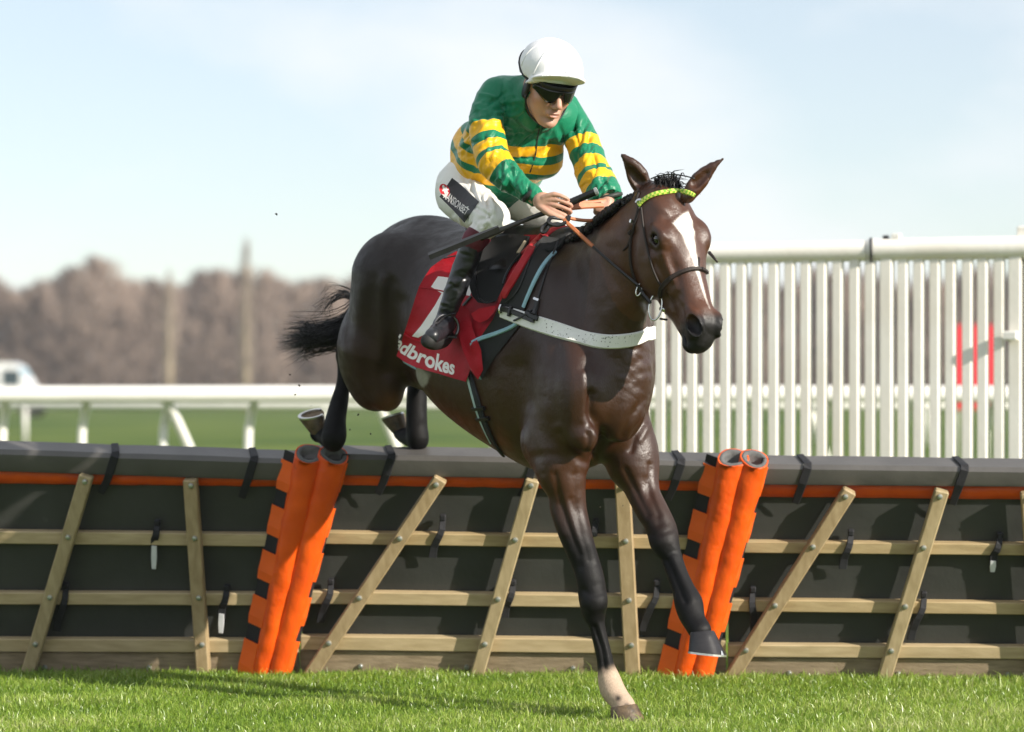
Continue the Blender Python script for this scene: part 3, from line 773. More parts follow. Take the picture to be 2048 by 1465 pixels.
# --- right shoulder and foreleg
A(rcone(H(.10, .15, 1.52), H(.28, .15, 1.20), .13, .13, HV, .75), .05)         # shoulder blade
A(ellip(P(1135, 800, 9.43), FR, (.13, .10, .21)), .05)
A(rcone(P(1150, 770, 9.38), P(1158, 868, 9.36), .07, .062), .03)               # front of the arm
A(ellip(P(1170, 872, 9.33), FR, (.045, .045, .058)), .02)                      # knot above the forearm
A(ellip(P(1090, 880, 9.50), FR, (.10, .08, .11)), .05)                         # elbow
limb(hf, [(1062, 915, 1184, 905, 9.47, .95), (1070, 942, 1174, 938, 9.46, .95), (1084, 962, 1172, 960, 9.45, .95), (1096, 988, 1171, 984, 9.45), (1101, 1020, 1173, 1020, 9.45), (1112, 1056, 1180, 1052, 9.44), (1128, 1098, 1190, 1090, 9.43), (1142, 1130, 1200, 1124, 9.43),
          (1152, 1163, 1210, 1158, 9.42), (1157, 1200, 1215, 1196, 9.42), (1163, 1228, 1213, 1224, 9.42), (1175, 1250, 1211, 1246, 9.42), (1184, 1281, 1217, 1277, 9.42), (1191, 1312, 1224, 1308, 9.42),
          (1195, 1340, 1229, 1330, 9.42), (1196, 1366, 1241, 1356, 9.42), (1202, 1386, 1250, 1376, 9.41), (1218, 1406, 1260, 1392, 9.39), (1226, 1420, 1270, 1406, 9.375)], .03, 1.0)
A(ellip(P(1190, 1205, 9.40), FR, (.045, .045, .055)), .015)
# --- left shoulder and foreleg
A(rcone(H(.08, -.13, 1.50), H(.20, -.13, 1.22), .12, .11, HV, .75), .05)
A(ellip(P(1240, 800, 9.62), FR, (.09, .09, .20)), .05)
limb(hf, [(1200, 880, 1304, 850, 9.64, 1), (1206, 915, 1316, 890, 9.63, 1), (1214, 935, 1319, 925, 9.62), (1237, 960, 1318, 955, 9.60), (1255, 995, 1321, 985, 9.58), (1273, 1027, 1336, 1017, 9.55), (1287, 1048, 1347, 1040, 9.53), (1294, 1066, 1355, 1062, 9.52),
          (1302, 1092, 1358, 1084, 9.50), (1321, 1116, 1363, 1108, 9.49), (1334, 1154, 1374, 1142, 9.46), (1346, 1190, 1390, 1174, 9.43), (1350, 1214, 1404, 1198, 9.41), (1357, 1232, 1408, 1222, 9.39),
          (1368, 1250, 1411, 1238, 9.37), (1378, 1266, 1422, 1256, 9.35)], .03, 1.0)
A(ellip(P(1328, 1078, 9.50), FR, (.042, .045, .05)), .015)
# --- breast muscles
A(ellip(P(1238, 800, 9.43), FR, (.09, .105, .15)), .05)
A(ellip(P(1252, 745, 9.45), FR, (.075, .085, .12)), .05)
A(ellip(P(1165, 780, 9.37), FR, (.09, .085, .14)), .05)
# --- neck
chain(hf, [(*P(1165, 660, 9.66), .225, .66), (*P(1208, 590, 9.50), .19, .60), (*P(1246, 525, 9.38), .155, .58), (*P(1278, 475, 9.31), .130, .60), (*P(1308, 435, 9.27), .110, .66)], .06, HV)
A(rcone(P(1135, 535, 9.72), P(1215, 478, 9.50), .06, .055, HV, .6), .06)
A(rcone(P(1215, 478, 9.50), P(1290, 425, 9.33), .055, .05, HV, .6), .04)
A(rcone(P(1212, 720, 9.46), P(1240, 605, 9.38), .125, .09, HV, .8), .06)      # underside of the neck
# --- head frame
EH0 = P(1345, 368, 9.23); EH1 = P(1423, 640, 9.06)
E1 = nz(EH1 - EH0); HL = np.linalg.norm(EH1 - EH0)
hd = nz(np.array([.52, -.855, 0])); E2 = nz(np.array([hd[1], -hd[0], 0])); E2 = nz(E2 - E1 * np.dot(E2, E1))    # to the horse's right
E3 = nz(np.cross(E1, E2));  E3 = E3 if np.dot(E3, hd) > 0 else -E3
KA, KB, KC = 1.03, 1.20, 1.12
def K(a, b, c): return EH0 + E1 * a * KA + E2 * b * KB + E3 * c * KC
HFm = (E1, E2, E3)
hA = lambda p, k=.02, op='u': hf.add(p, k, op)
hA(ellip(K(.10, 0, -.085), HFm, (.15 * KA, .088 * KB, .085 * KC)), .03)             # cranium
hA(ellip(K(.17, 0, -.035), HFm, (.13 * KA, .075 * KB, .040 * KC)), .02)             # forehead
for sg in (1, -1):
    hA(ellip(K(.176, .066 * sg, -.030), HFm, (.058 * KA, .030 * KB, .034 * KC)), .02)       # brow
    hA(ellip(K(.21, .055 * sg, -.135), HFm, (.135 * KA, .042 * KB, .105 * KC)), .03)        # cheek
    hA(rcone(K(.24, .075 * sg, -.085), K(.36, .050 * sg, -.075), .020, .012), .02)   # cheek ridge
hA(rcone(K(.20, 0, -.075), K(.44, 0, -.060), .082, .058, E2, 1.0), .03)        # nose
hA(rcone(K(.24, 0, -.165), K(.36, 0, -.142), .060, .048, E2, .9), .03)
hA(rcone(K(.36, 0, -.142), K(.50, 0, -.105), .048, .040, E2, .9), .03)         # lower jaw
hA(ellip(K(.478, 0, -.060), HFm, (.070 * KA, .054 * KB, .056 * KC)), .02)      # muzzle
hA(ellip(K(.535, .004, -.070), HFm, (.040 * KA, .040 * KB, .034 * KC)), .02)    # upper lip
hA(ellip(K(.552, .010, -.088), HFm, (.026 * KA, .034 * KB, .022 * KC)), .012)
hA(ellip(K(.528, .004, -.120), HFm, (.034 * KA, .030 * KB, .022 * KC)), .010)   # lower lip and chin
for sg in (1, -1):
    hA(ellip(K(.498, .036 * sg + .002, -.034), HFm, (.050 * KA, .024 * KB, .036 * KC)), .012)        # nostril wing
    hA(ellip(K(.510, .056 * sg, -.020), (nz(E1 + E3 * .25 - E2 * .2 * sg), nz(E2 * sg + E3 * .6), nz(E3 - E1 * .25 - E2 * .5 * sg)), (.042, .036, .024)), .006, 's')   # nostril
    hA(ellip(K(.186, .082 * sg, -.036), HFm, (.022 * KA, .016 * KB, .018 * KC)), .008, 's')   # eye socket
    hA(rcone(K(.160, .073 * sg, -.022), K(.188, .082 * sg, -.013), .008, .007), .008)        # upper lid
    hA(rcone(K(.186, .090 * sg, -.058), K(.212, .078 * sg, -.050), .007, .006), .008)
hA(rcone(K(.455, 0, -.101), K(.59, 0, -.106), .005, .005, E2, 14), .006, 's')   # mouth line
# ears
def ear(tip, bl, br, d, fwd):
    tip = P(*tip, d - .01); a = P(*bl, d + .02); b = P(*br, d); c = (a + b) / 2
    ax = nz(tip - c); wv_ = nz(b - a - ax * np.dot(b - a, ax)); L_ = np.linalg.norm(tip - c); hw = np.linalg.norm(b - a) / 2
    n3 = nz(np.cross(ax, wv_)); n3 = n3 if n3[1] < 0 else -n3
    pr_ = [(-.22, .8), (.05, .90), (.25, .95), (.45, .78), (.65, .55), (.85, .28), (1.0, .08)]
    q = None
    for t, r in pr_:
        cc = c + ax * L_ * t + wv_ * hw * fwd * math.sin(t * 2.6) * .35
        if q is not None: hf.add(rcone(q[0], cc, q[1], max(r * hw, .005), n3, .62), .006)
        q = (cc, max(r * hw, .005))
    for t0, t1, r0, r1 in ((.12, .45, .55, .42), (.45, .8, .42, .12)):          # hollow of the ear
        o = n3 * hw * .55 + wv_ * hw * fwd * .12
        hf.add(rcone(c + ax * L_ * t0 + o, c + ax * L_ * t1 + o * .8, r0 * hw, r1 * hw, n3, .8), .006, 's')
ear((1239, 311), (1262, 376), (1302, 362), 9.28, 1)
ear((1449, 320), (1373, 366), (1401, 389), 9.19, -1)

hV, hQ = hf.mesh(); del hf.v
hV = smooth_mesh(hV, hQ, 3)
# skin folds, veins and muscle relief (real displacement along the normal)
def vnormals(V, Q):
    n = np.cross(V[Q[:, 2]] - V[Q[:, 0]], V[Q[:, 3]] - V[Q[:, 1]]); N = np.zeros_like(V)
    for k in range(4):
        for c in range(3): N[:, c] += np.bincount(Q[:, k], n[:, c], len(V))
    return N / np.maximum(np.linalg.norm(N, axis=1), 1e-12)[:, None]
hN = vnormals(hV, hQ)
def pix(V): return np.c_[CX + V[:, 0] / V[:, 1] * F, HY - (V[:, 2] - CH) / V[:, 1] * F]
rel = vnoise(hV, 14, 5, 3) * .0014
hq = pix(hV); facing = sstep(-(hN * nz(np.array([0, 1, 0]))).sum(1), -.05, .25)
def crease(pts, sig, amp, n=60, dmin=0, dmax=99):
    global rel
    pl = spline(np.array(pts, float), n); sel = np.where((facing > 0) & (hV[:, 1] > dmin) & (hV[:, 1] < dmax) &
        (hq[:, 0] > pl[:, 0].min() - 4 * sig) & (hq[:, 0] < pl[:, 0].max() + 4 * sig) & (hq[:, 1] > pl[:, 1].min() - 4 * sig) & (hq[:, 1] < pl[:, 1].max() + 4 * sig))[0]
    d2 = np.min(((hq[sel][:, None] - pl[None]) ** 2).sum(2), 1)
    rel[sel] += amp * np.exp(-d2 / (2 * sig ** 2)) * facing[sel]
crease([(806, 610), (802, 650), (806, 700), (822, 742)], 15, -.012)          # flank fold
crease([(824, 630), (826, 690)], 16, .004)
crease([(768, 560), (764, 610), (766, 660), (760, 720)], 7, .007); crease([(780, 565), (778, 620), (782, 680), (775, 745)], 8, -.009)
crease([(745, 560), (738, 640), (735, 720), (745, 780)], 10, -.006); crease([(725, 580), (716, 650), (714, 720), (722, 770)], 9, .005)
crease([(840, 455), (815, 500), (800, 545)], 20, .004)
crease([(700, 560), (697, 620), (694, 680)], 8, -.004); crease([(760, 730), (765, 775), (772, 805)], 6, -.005); crease([(715, 775), (735, 800), (752, 815)], 6, -.004)
crease([(1110, 500), (1090, 560), (1078, 610)], 12, -.007); crease([(1142, 520), (1150, 580), (1160, 640)], 14, -.005); crease([(1190, 480), (1200, 540), (1215, 600)], 12, -.004)
crease([(1090, 690), (1075, 750), (1062, 820)], 12, .006); crease([(1110, 700), (1105, 770), (1110, 840)], 10, -.005); crease([(1140, 700), (1150, 760), (1150, 830)], 12, .004)
crease([(1085, 960), (1100, 1010), (1125, 1070)], 5, .004); crease([(1110, 950), (1120, 1000), (1140, 1060), (1160, 1110)], 5, -.006); crease([(1150, 950), (1152, 1000), (1165, 1060)], 5, -.005)
crease([(1250, 940), (1275, 990), (1295, 1030)], 5, -.006); crease([(1300, 930), (1300, 980), (1318, 1030)], 4, -.005)
crease([(1165, 1180), (1185, 1190), (1208, 1184)], 4, -.003); crease([(1166, 1222), (1185, 1232), (1206, 1226)], 4, -.003); crease([(1302, 1070), (1325, 1068), (1348, 1058)], 4, -.003)
crease([(1030, 740), (1030, 800), (1042, 860), (1062, 910)], 18, -.011)                 # behind the elbow
crease([(1130, 560), (1110, 640), (1090, 720), (1080, 790)], 16, -.006)
crease([(1184, 790), (1182, 825), (1197, 850), (1205, 875), (1192, 912)], 7, -.016); crease([(1190, 730), (1188, 780), (1186, 830)], 16, -.010)   # arm against breast
crease([(1168, 750), (1170, 800), (1168, 840)], 7, .007); crease([(1186, 862), (1190, 880), (1180, 898)], 7, .007)
crease([(1176, 868), (1177, 885), (1172, 902)], 3.5, -.007); crease([(1120, 868), (1140, 900), (1160, 918), (1172, 925)], 6, -.008)
crease([(1262, 900), (1272, 865), (1292, 840), (1298, 820)], 5, -.008); crease([(1245, 870), (1262, 835), (1288, 800)], 6, -.006); crease([(1280, 880), (1296, 852)], 5, .006)
for x0_, y0_, x1_, y1_ in ((1262, 700, 1292, 705), (1268, 730, 1300, 715), (1262, 760, 1298, 745), (1270, 775, 1295, 790), (1250, 640, 1282, 605), (1258, 660, 1290, 620), (1264, 672, 1292, 645)):
    crease([(x0_, y0_), ((x0_ + x1_) / 2, (y0_ + y1_) / 2 - 4), (x1_, y1_)], 4.5, -.0022)
crease([(1262, 690), (1240, 620), (1225, 560), (1222, 500)], 13, -.007)                  # jugular groove
crease([(1142, 1000), (1160, 1060), (1178, 1120)], 5, -.005); crease([(1120, 1010), (1138, 1070), (1160, 1130)], 7, -.004)
crease([(1172, 1255), (1196, 1300), (1206, 1330)], 4, .0); crease([(1190, 1255), (1205, 1300), (1210, 1335)], 3.5, -.008); crease([(1196, 1250), (1210, 1295), (1218, 1335)], 4, .004)
crease([(1334, 1122), (1352, 1160), (1370, 1204)], 3.5, -.008); crease([(1346, 1116), (1366, 1160), (1386, 1200)], 4, .004); crease([(1290, 960), (1300, 1010), (1318, 1045)], 6, -.005)
crease([(1330, 452), (1340, 500), (1352, 550), (1358, 590)], 7, -.004, 60, 0, 9.4); crease([(1300, 505), (1325, 530), (1345, 560)], 5, .003, 60, 0, 9.4)
crease([(1263, 470), (1260, 520), (1270, 570), (1296, 606)], 9, -.014, 60, 9.1, 9.6)
crease([(1275, 480), (1273, 530), (1285, 575)], 10, .004, 60, 0, 9.4)
crease([(1324, 508), (1340, 540), (1352, 578)], 5, .006, 60, 0, 9.4); crease([(1310, 530), (1330, 565), (1345, 600)], 9, -.006, 60, 0, 9.4)
crease([(1318, 446), (1328, 440)], 8, -.006, 60, 0, 9.4); crease([(1310, 405), (1325, 420)], 9, .004, 60, 0, 9.4)
crease([(1300, 515), (1312, 545), (1330, 590), (1345, 625)], 3.5, .003, 60, 0, 9.4); crease([(1352, 590), (1372, 612), (1392, 622)], 3.5, .0025, 60, 0, 9.4)
crease([(1366, 612), (1358, 640), (1362, 668)], 5, -.003, 60, 0, 9.4)
brs = sstep(hq[:, 0], 1215, 1260) * sstep(-hq[:, 1], -860, -800) * sstep(hq[:, 1], 590, 640) * (hV[:, 1] < 9.65) * facing
wn = hV + np.outer(hV @ nz([.6, 0, .8]), nz([.6, 0, .8])) * 1.5
rel -= brs * .0016 * np.maximum(0, 1 - np.abs(vnoise(wn, 40, 77, 2)) * 3.0)
lgs = (hV[:, 2] < 1.0) * sstep(-hV[:, 2], -1.0, -.8); rel += lgs * vnoise(hV + np.outer(hV[:, 2], [0, 0, -.8]), 55, 31, 2) * .0010
crease([(1330, 395), (1345, 415), (1352, 430)], 6, -.004, 60, 0, 9.4); crease([(1308, 452), (1322, 462), (1334, 476)], 4, .004, 60, 0, 9.4)
crease([(1300, 497), (1312, 503), (1326, 500)], 3.5, -.003, 60, 0, 9.4)
crease([(1345, 560), (1360, 610), (1366, 640)], 5, -.003, 60, 0, 9.4)
hV2 = hV + hN * rel[:, None]
hV = hV2
HB = BVHTree.FromPolygons([tuple(v) for v in hV], [tuple(q) for q in hQ])
# coat pigment: bay body, black points, white blaze, sock and belly patch
q = pix(hV); hx = (hV - HO); ss = hx @ HU; tt_ = hx @ HV
ka = (hV - EH0) @ E1 / KA; kb = (hV - EH0) @ E2 / KB; kc = (hV - EH0) @ E3 / KC
ishead = sstep(ka, -.05, .06) * (np.abs(kb) < .2) * (kc > -.28) * (hV[:, 1] < 9.42) * (hV[:, 2] > 1.2)
bay = np.array([.037, .0126, .0048]); dark = np.array([.0105, .0058, .0042]); blk = np.array([.0045, .0040, .0043]); tan = np.array([.115, .040, .014])
n_ = vnoise(hV, 5, 9, 3)
mix = lambda a, b, t: a + (b - a) * np.clip(t, 0, 1)[:, None]
col = np.tile(bay, (len(hV), 1)) * (1 + .25 * n_)[:, None]
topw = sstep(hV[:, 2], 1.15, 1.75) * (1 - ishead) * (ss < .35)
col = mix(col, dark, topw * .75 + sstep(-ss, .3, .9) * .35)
col = mix(col, tan, ishead * sstep(ka, .30, .46) * .5 * sstep(-ka, -.56, -.44) + ishead * sstep(-kc, .10, .2) * sstep(ka, .2, .35) * .25)
col = mix(col, np.array([.070, .0235, .009]), ishead * .7)
eyer = np.exp(-((ka - .188) / .030) ** 2 - ((kc + .036) / .028) ** 2) * (np.abs(kb) > .05) * ishead; col = mix(col, blk * 1.3, eyer)
muz = ishead * sstep(ka, .455, .50); col = mix(col, np.array([.0085, .0075, .0078]), muz)
legs = sstep(-hV[:, 2], -.86, -.60) * (ss > -.3) + sstep(-hV[:, 2], -1.12, -1.02) * ((ss < -.9) | ((ss < -.75) & (tt_ < -.02)))
hock = (ss < -1.02) * sstep(-hV[:, 2], -1.42, -1.25) * ((q[:, 0] < 712) | (tt_ < -.05))
col = mix(col, blk, np.maximum(legs, hock))
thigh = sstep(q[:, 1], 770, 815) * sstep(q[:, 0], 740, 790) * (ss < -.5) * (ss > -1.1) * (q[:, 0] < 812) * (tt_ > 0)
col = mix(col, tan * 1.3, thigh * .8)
eart = ishead * 0
# blaze: on the face midline, in head coordinates
wid = np.interp(ka, [.055, .075, .10, .14, .19, .25, .33, .39, .45], [.0, .034, .052, .046, .021, .011, .006, .004, .0]) * (1 + .30 * vnoise(hV, 70, 4, 2))
cb = np.interp(ka, [.05, .11, .18, .25, .45], [.012, .010, .003, -.002, -.010])
blaze = sstep(q[:, 1], 420 + .016 * (q[:, 0] - 1384) ** 2 + 6 * n_, 428 + .016 * (q[:, 0] - 1384) ** 2 + 6 * n_) * sstep(wid - np.abs(kb - cb), -.004, .005) * (kc > -.05) * (ka > .04) * (ka < .46)
col = mix(col, np.array([.74, .71, .66]), blaze)
# white sock on the right forefoot with dark spots
sy = 1318 + (q[:, 0] - 1195) * -.35 + 6 * n_
sock = sstep(q[:, 1], sy + 20, sy + 44) * (hV[:, 2] < .4) * (ss > 0) * (q[:, 0] < 1300)
col = mix(col, np.array([.42, .315, .235]), sock)
spot = np.exp(-((q[:, 0] - 1236) ** 2 + (q[:, 1] - 1397) ** 2) / 40) + np.exp(-((q[:, 0] - 1254) ** 2 + (q[:, 1] - 1413) ** 2) / 50)
col = mix(col, blk * 3, spot * (hV[:, 2] < .3))
belly = sstep(-((q[:, 0] - 852) / 20) ** 2 - ((q[:, 1] - 752) / 22) ** 2 + .9 * vnoise(hV, 18, 3, 3), -1.1, -.6) * (ss > -.95) * (hV[:, 1] < 10.7) * (ss < -.2)
col = mix(col, np.array([.38, .36, .30]), belly * .8)
def coat_mat():
    m = bpy.data.materials.new('bay_coat'); m.use_nodes = True; t = m.node_tree; b = t.nodes['Principled BSDF']
    a = t.nodes.new('ShaderNodeAttribute'); a.attribute_name = 'pigment'
    g = t.nodes.new('ShaderNodeTexCoord'); mpn = t.nodes.new('ShaderNodeMapping'); mpn.inputs['Scale'].default_value = (1, 1, .14)
    n = t.nodes.new('ShaderNodeTexNoise'); n.inputs['Scale'].default_value = 560; n.inputs['Detail'].default_value = 2
    n2 = t.nodes.new('ShaderNodeTexNoise'); n2.inputs['Scale'].default_value = 26; n2.inputs['Detail'].default_value = 5
    t.links.new(g.outputs['Object'], mpn.inputs['Vector']); t.links.new(mpn.outputs['Vector'], n.inputs['Vector']); t.links.new(g.outputs['Object'], n2.inputs['Vector'])
    mr = t.nodes.new('ShaderNodeMapRange'); mr.inputs['From Min'].default_value = .3; mr.inputs['From Max'].default_value = .7; mr.inputs['To Min'].default_value = .75; mr.inputs['To Max'].default_value = 1.25
    t.links.new(n.outputs['Fac'], mr.inputs['Value'])
    vm = t.nodes.new('ShaderNodeVectorMath'); vm.operation = 'SCALE'
    t.links.new(a.outputs['Color'], vm.inputs[0]); t.links.new(mr.outputs['Result'], vm.inputs['Scale']); t.links.new(vm.outputs['Vector'], b.inputs['Base Color'])
    ad = t.nodes.new('ShaderNodeMath'); ad.operation = 'MULTIPLY_ADD'; ad.inputs[1].default_value = .35
    t.links.new(n.outputs['Fac'], ad.inputs[0]); t.links.new(n2.outputs['Fac'], ad.inputs[2])
    bp = t.nodes.new('ShaderNodeBump'); bp.inputs['Strength'].default_value = .26; bp.inputs['Distance'].default_value = .012
    t.links.new(ad.outputs['Value'], bp.inputs['Height']); t.links.new(bp.outputs['Normal'], b.inputs['Normal'])
    rr_ = t.nodes.new('ShaderNodeMapRange'); rr_.inputs['From Min'].default_value = .3; rr_.inputs['From Max'].default_value = .7; rr_.inputs['To Min'].default_value = .30; rr_.inputs['To Max'].default_value = .50
    t.links.new(n2.outputs['Fac'], rr_.inputs['Value']); am = t.nodes.new('ShaderNodeAttribute'); am.attribute_name = 'matt'; ma = t.nodes.new('ShaderNodeMath'); ma.operation = 'MULTIPLY_ADD'; ma.inputs[1].default_value = .22
    t.links.new(am.outputs['Fac'], ma.inputs[0]); t.links.new(rr_.outputs['Result'], ma.inputs[2]); t.links.new(ma.outputs['Value'], b.inputs['Roughness'])
    b.inputs['Specular IOR Level'].default_value = .5
    sp = t.nodes.new('ShaderNodeMapRange'); sp.inputs['To Min'].default_value = .5; sp.inputs['To Max'].default_value = .16
    t.links.new(am.outputs['Fac'], sp.inputs['Value']); t.links.new(sp.outputs['Result'], b.inputs['Specular IOR Level'])
    b.inputs['Anisotropic'].default_value = .3
    return m
horse = thing('horse', (0.1, 9.8, 0), 'dark bay racehorse with white blaze and one white sock landing over the hurdle', 'horse')
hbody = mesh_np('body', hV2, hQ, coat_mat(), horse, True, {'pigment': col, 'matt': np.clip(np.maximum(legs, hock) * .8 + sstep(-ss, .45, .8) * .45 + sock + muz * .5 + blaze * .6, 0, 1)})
HBODY = hbody
def cast(px, py, d0=5.0):
    """point and normal of the horse's skin seen at a photo position"""
    o = Vector((0, 0, CH)); dr = Vector(tuple(P(px, py, 1.0) - np.array([0, 0, CH]))).normalized()
    hit = HB.ray_cast(o, dr)
    if hit[0] is None: return None, None
    n = np.array(hit[1]); n = n if np.dot(n, np.array(dr)) < 0 else -n
    return np.array(hit[0]), n

# --- eyes, hooves, shoes
eye_m = mat('eye', (.006, .004, .003), .03, .1, 60, coat=1.0)
for sg in (1, -1):
    c = K(.187, .0745 * sg, -.0345); mb = MB()
    mb.lathe(c - E2 * .021, E2, [(.021 * (1 - math.cos(t)) - .0, max(.0210 * math.sin(t), .0004)) for t in np.linspace(0, math.pi, 13)], 20)
    mb.build('eye', eye_m, horse, True)
hoof_m = mat('hoof_horn', (.020, .018, .019), .32, .3, 30, .2, 200, stretch=(1, 1, 8), dist=.002, spec=.5)
hoof_b = mat('hoof_horn_pale', (.15, .10, .055), .5, .4, 40, .4, 120, dist=.004, col2=(.045, .032, .02))
sole_m = mat('hoof_sole', (.17, .12, .07), .8, .3, 60, .5, 90, dist=.006)
shoe_m = mat('aluminium_shoe', (.62, .62, .60), .3, .1, 60, metal=.9)
def hoof(cc, cr, sc, sr, nrm, fwd, m, clip=False):
    """horn wall from coronet centre cc (radii cr) to sole centre sc (radii sr: along fwd, across); nrm points out of the sole"""
    n = nz(nrm); f = nz(np.asarray(fwd, float) - n * np.dot(fwd, n)); sd = np.cross(n, f); k = 28; v = []; fc = []
    n_top = nz(nz(np.asarray(cc) - np.asarray(sc)) * .6 - n * .4)
    f_t = nz(f - n_top * np.dot(f, n_top)); s_t = np.cross(-n_top, f_t)
    rows = [0, .06, .3, .6, .9, 1.0]
    for t in rows:
        c_ = np.asarray(cc) + (np.asarray(sc) - np.asarray(cc)) * t; a = cr[0] + (sr[0] - cr[0]) * t; b = cr[1] + (sr[1] - cr[1]) * t
        if t == 0: a *= .96; b *= .96
        fa = nz(f_t + (f - f_t) * t); sa = nz(s_t + (sd - s_t) * t)
        for j in range(k):
            an = 2 * math.pi * j / k; ca, sn = math.cos(an), math.sin(an)
            if ca < -.55: ca = -.55 - (abs(ca) - .55) * .45            # flattened heel
            v.append(c_ + fa * ca * a + sa * sn * b + np.array([0, 0, 1]) * .0008 * math.sin(40 * t))
    R = len(rows)
    for i in range(R - 1):
        for j in range(k): fc.append((i * k + j, i * k + (j + 1) % k, (i + 1) * k + (j + 1) % k, (i + 1) * k + j))
    fc.append(tuple(range(k)))
    o = mesh_np('hoof', v, fc, m, horse, True); o.data.set_sharp_from_angle(angle=math.radians(50))
    last = [np.array(v[(R - 1) * k + j]) for j in range(k)]; sc = np.asarray(sc, float)
    v2 = []; f2 = []
    for q_, dz in ((.97, .0), (.8, -.002), (.45, -.006), (.1, .002)):
        for j in range(k): v2.append(sc + (last[j] - sc) * q_ + n * dz)
    for i in range(3):
        for j in range(k): f2.append((i * k + j, i * k + (j + 1) % k, (i + 1) * k + (j + 1) % k, (i + 1) * k + j))
    f2.append(tuple(3 * k + j for j in range(k)))
    mesh_np('sole', v2, f2, sole_m, o, True)
    v3 = []; f3 = []; js = [j for j in range(-11, 12)]
    for j in js:
        e = last[j % k]
        for q_, dz in ((1.012, -.0015), (1.015, .0055), (.80, .0055), (.80, -.0015)): v3.append(sc + (e - sc) * q_ + n * dz)
    for i in range(len(js) - 1):
        for j in range(4): f3.append((i * 4 + j, i * 4 + (j + 1) % 4, i * 4 + 4 + (j + 1) % 4, i * 4 + 4 + j))
    mesh_np('shoe', v3, f3, shoe_m, o, False)
    if clip:
        for j in (1, -3):
            e = last[j % k]; e2 = last[(j + 1) % k]; c3 = (e + e2) / 2 + (c_ - sc) * 0
            tp = c3 + (np.asarray(cc) - sc) * .22; out_ = nz(c3 - sc)
            mesh_np('toe_clip', [e + out_ * .002, e2 + out_ * .002, tp + (e2 - e) * .15 + out_ * .002, tp - (e2 - e) * .15 + out_ * .002], [(0, 1, 2, 3)], shoe_m, o, False)
hoof(P(1402, 1264, 9.34), (.046, .042), P(1411, 1307, 9.325), (.074, .066), (-.10, -.04, -1), (.9, -.42, -.1), hoof_m, True)
hoof(P(1246, 1412, 9.375), (.048, .046), P(1256, 1440, 9.36), (.066, .062), (-.15, .1, -1), (.75, -.66, -.2), hoof_b)
hoof(P(640, 866, 10.73), (.034, .036), P(626, 830, 10.74), (.060, .058), (-.18, -.30, .94), (-.95, -.1, -.2), hoof_b)
hoof(P(806, 866, 10.95), (.034, .036), P(790, 834, 10.98), (.056, .056), (-.25, .12, .94), (-.95, -.1, -.2), hoof_b)

# --- hair: tail, mane plaits, forelock
hair_m = mat('black_hair', (.0075, .0065, .007), .45, .3, 60, spec=.35)
hair_b = mat('dark_hair', (.012, .008, .007), .5, .3, 60, spec=.3)
def strands(name, paths, r0, m, parent, k=3, seg=9):
    v = []; f = []
    for pts, rw in paths:
        p = spline(pts, seg); t = np.gradient(p, axis=0); t /= np.linalg.norm(t, axis=1)[:, None]
        u = np.cross(t, [0, .9, .43]); u /= np.maximum(np.linalg.norm(u, axis=1), 1e-6)[:, None]; w = np.cross(t, u); n = len(v)
        for i in range(seg):
            r = r0 * rw * (1 - (i / (seg - 1)) ** 2.2 * .93)
            for j in range(k): v.append(p[i] + (u[i] * math.cos(2.094 * j) + w[i] * math.sin(2.094 * j)) * r)
        for i in range(seg - 1):
            for j in range(k): f.append((n + i * k + j, n + i * k + (j + 1) % k, n + (i + 1) * k + (j + 1) % k, n + (i + 1) * k + j))
    return mesh_np(name, np.array(v), np.array(f), m, parent, True)
R_ = np.random.default_rng(21)
tp = []
for i in range(430):
    y0 = R_.normal(668, 14); lean = R_.normal(0, 1)
    ty = 684 + (y0 - 668) * 1.2 + lean * 11; tx = 546 + abs(R_.normal(0, 1)) * 40 + abs(ty - 684) * .35; d = 10.78 + R_.normal(0, .05)
    tp.append(([P(712, 610 + (y0 - 668) * .5, d), P(690, y0 - 14, d), P(655, y0 + 1 + R_.normal(0, 3), d - .02), P(610, (y0 + ty) / 2 + R_.normal(0, 3), d - .02), P(tx, ty + R_.normal(0, 4), d + R_.normal(0, .03))], R_.uniform(.6, 1.3)))
for i in range(60):     # loose wisps
    y0 = R_.uniform(640, 705); tx = R_.uniform(548, 600); d = 10.78 + R_.normal(0, .05)
    tp.append(([P(705, y0 - 20, d), P(672, y0, d), P(630, y0 + R_.normal(0, 6), d), P(tx, y0 + R_.normal(0, 16), d)], R_.uniform(.4, .8)))
for i in range(26):     # upper lock curling over
    a_ = R_.uniform(0, 1); d = 10.80 + R_.normal(0, .04)
    tp.append(([P(712, 600, d), P(690, 578 + 22 * a_ + R_.normal(0, 3), d), P(668 - 8 * a_, 590 + 20 * a_ + R_.normal(0, 4), d), P(648 + R_.normal(0, 10), 606 + 25 * a_ + R_.normal(0, 8), d), P(628 + R_.normal(0, 22), 622 + 35 * a_ + R_.normal(0, 16), d)], R_.uniform(.5, 1.1)))
for i in range(14):
    d = 10.80; y0 = R_.uniform(570, 600)
    tp.append(([P(705, y0 + 10, d), P(680, y0, d), P(655, y0 - 2 + R_.normal(0, 3), d), P(R_.uniform(630, 650), y0 + R_.uniform(8, 40), d)], R_.uniform(.4, .8)))
strands('tail', tp, .0017, hair_m, horse)
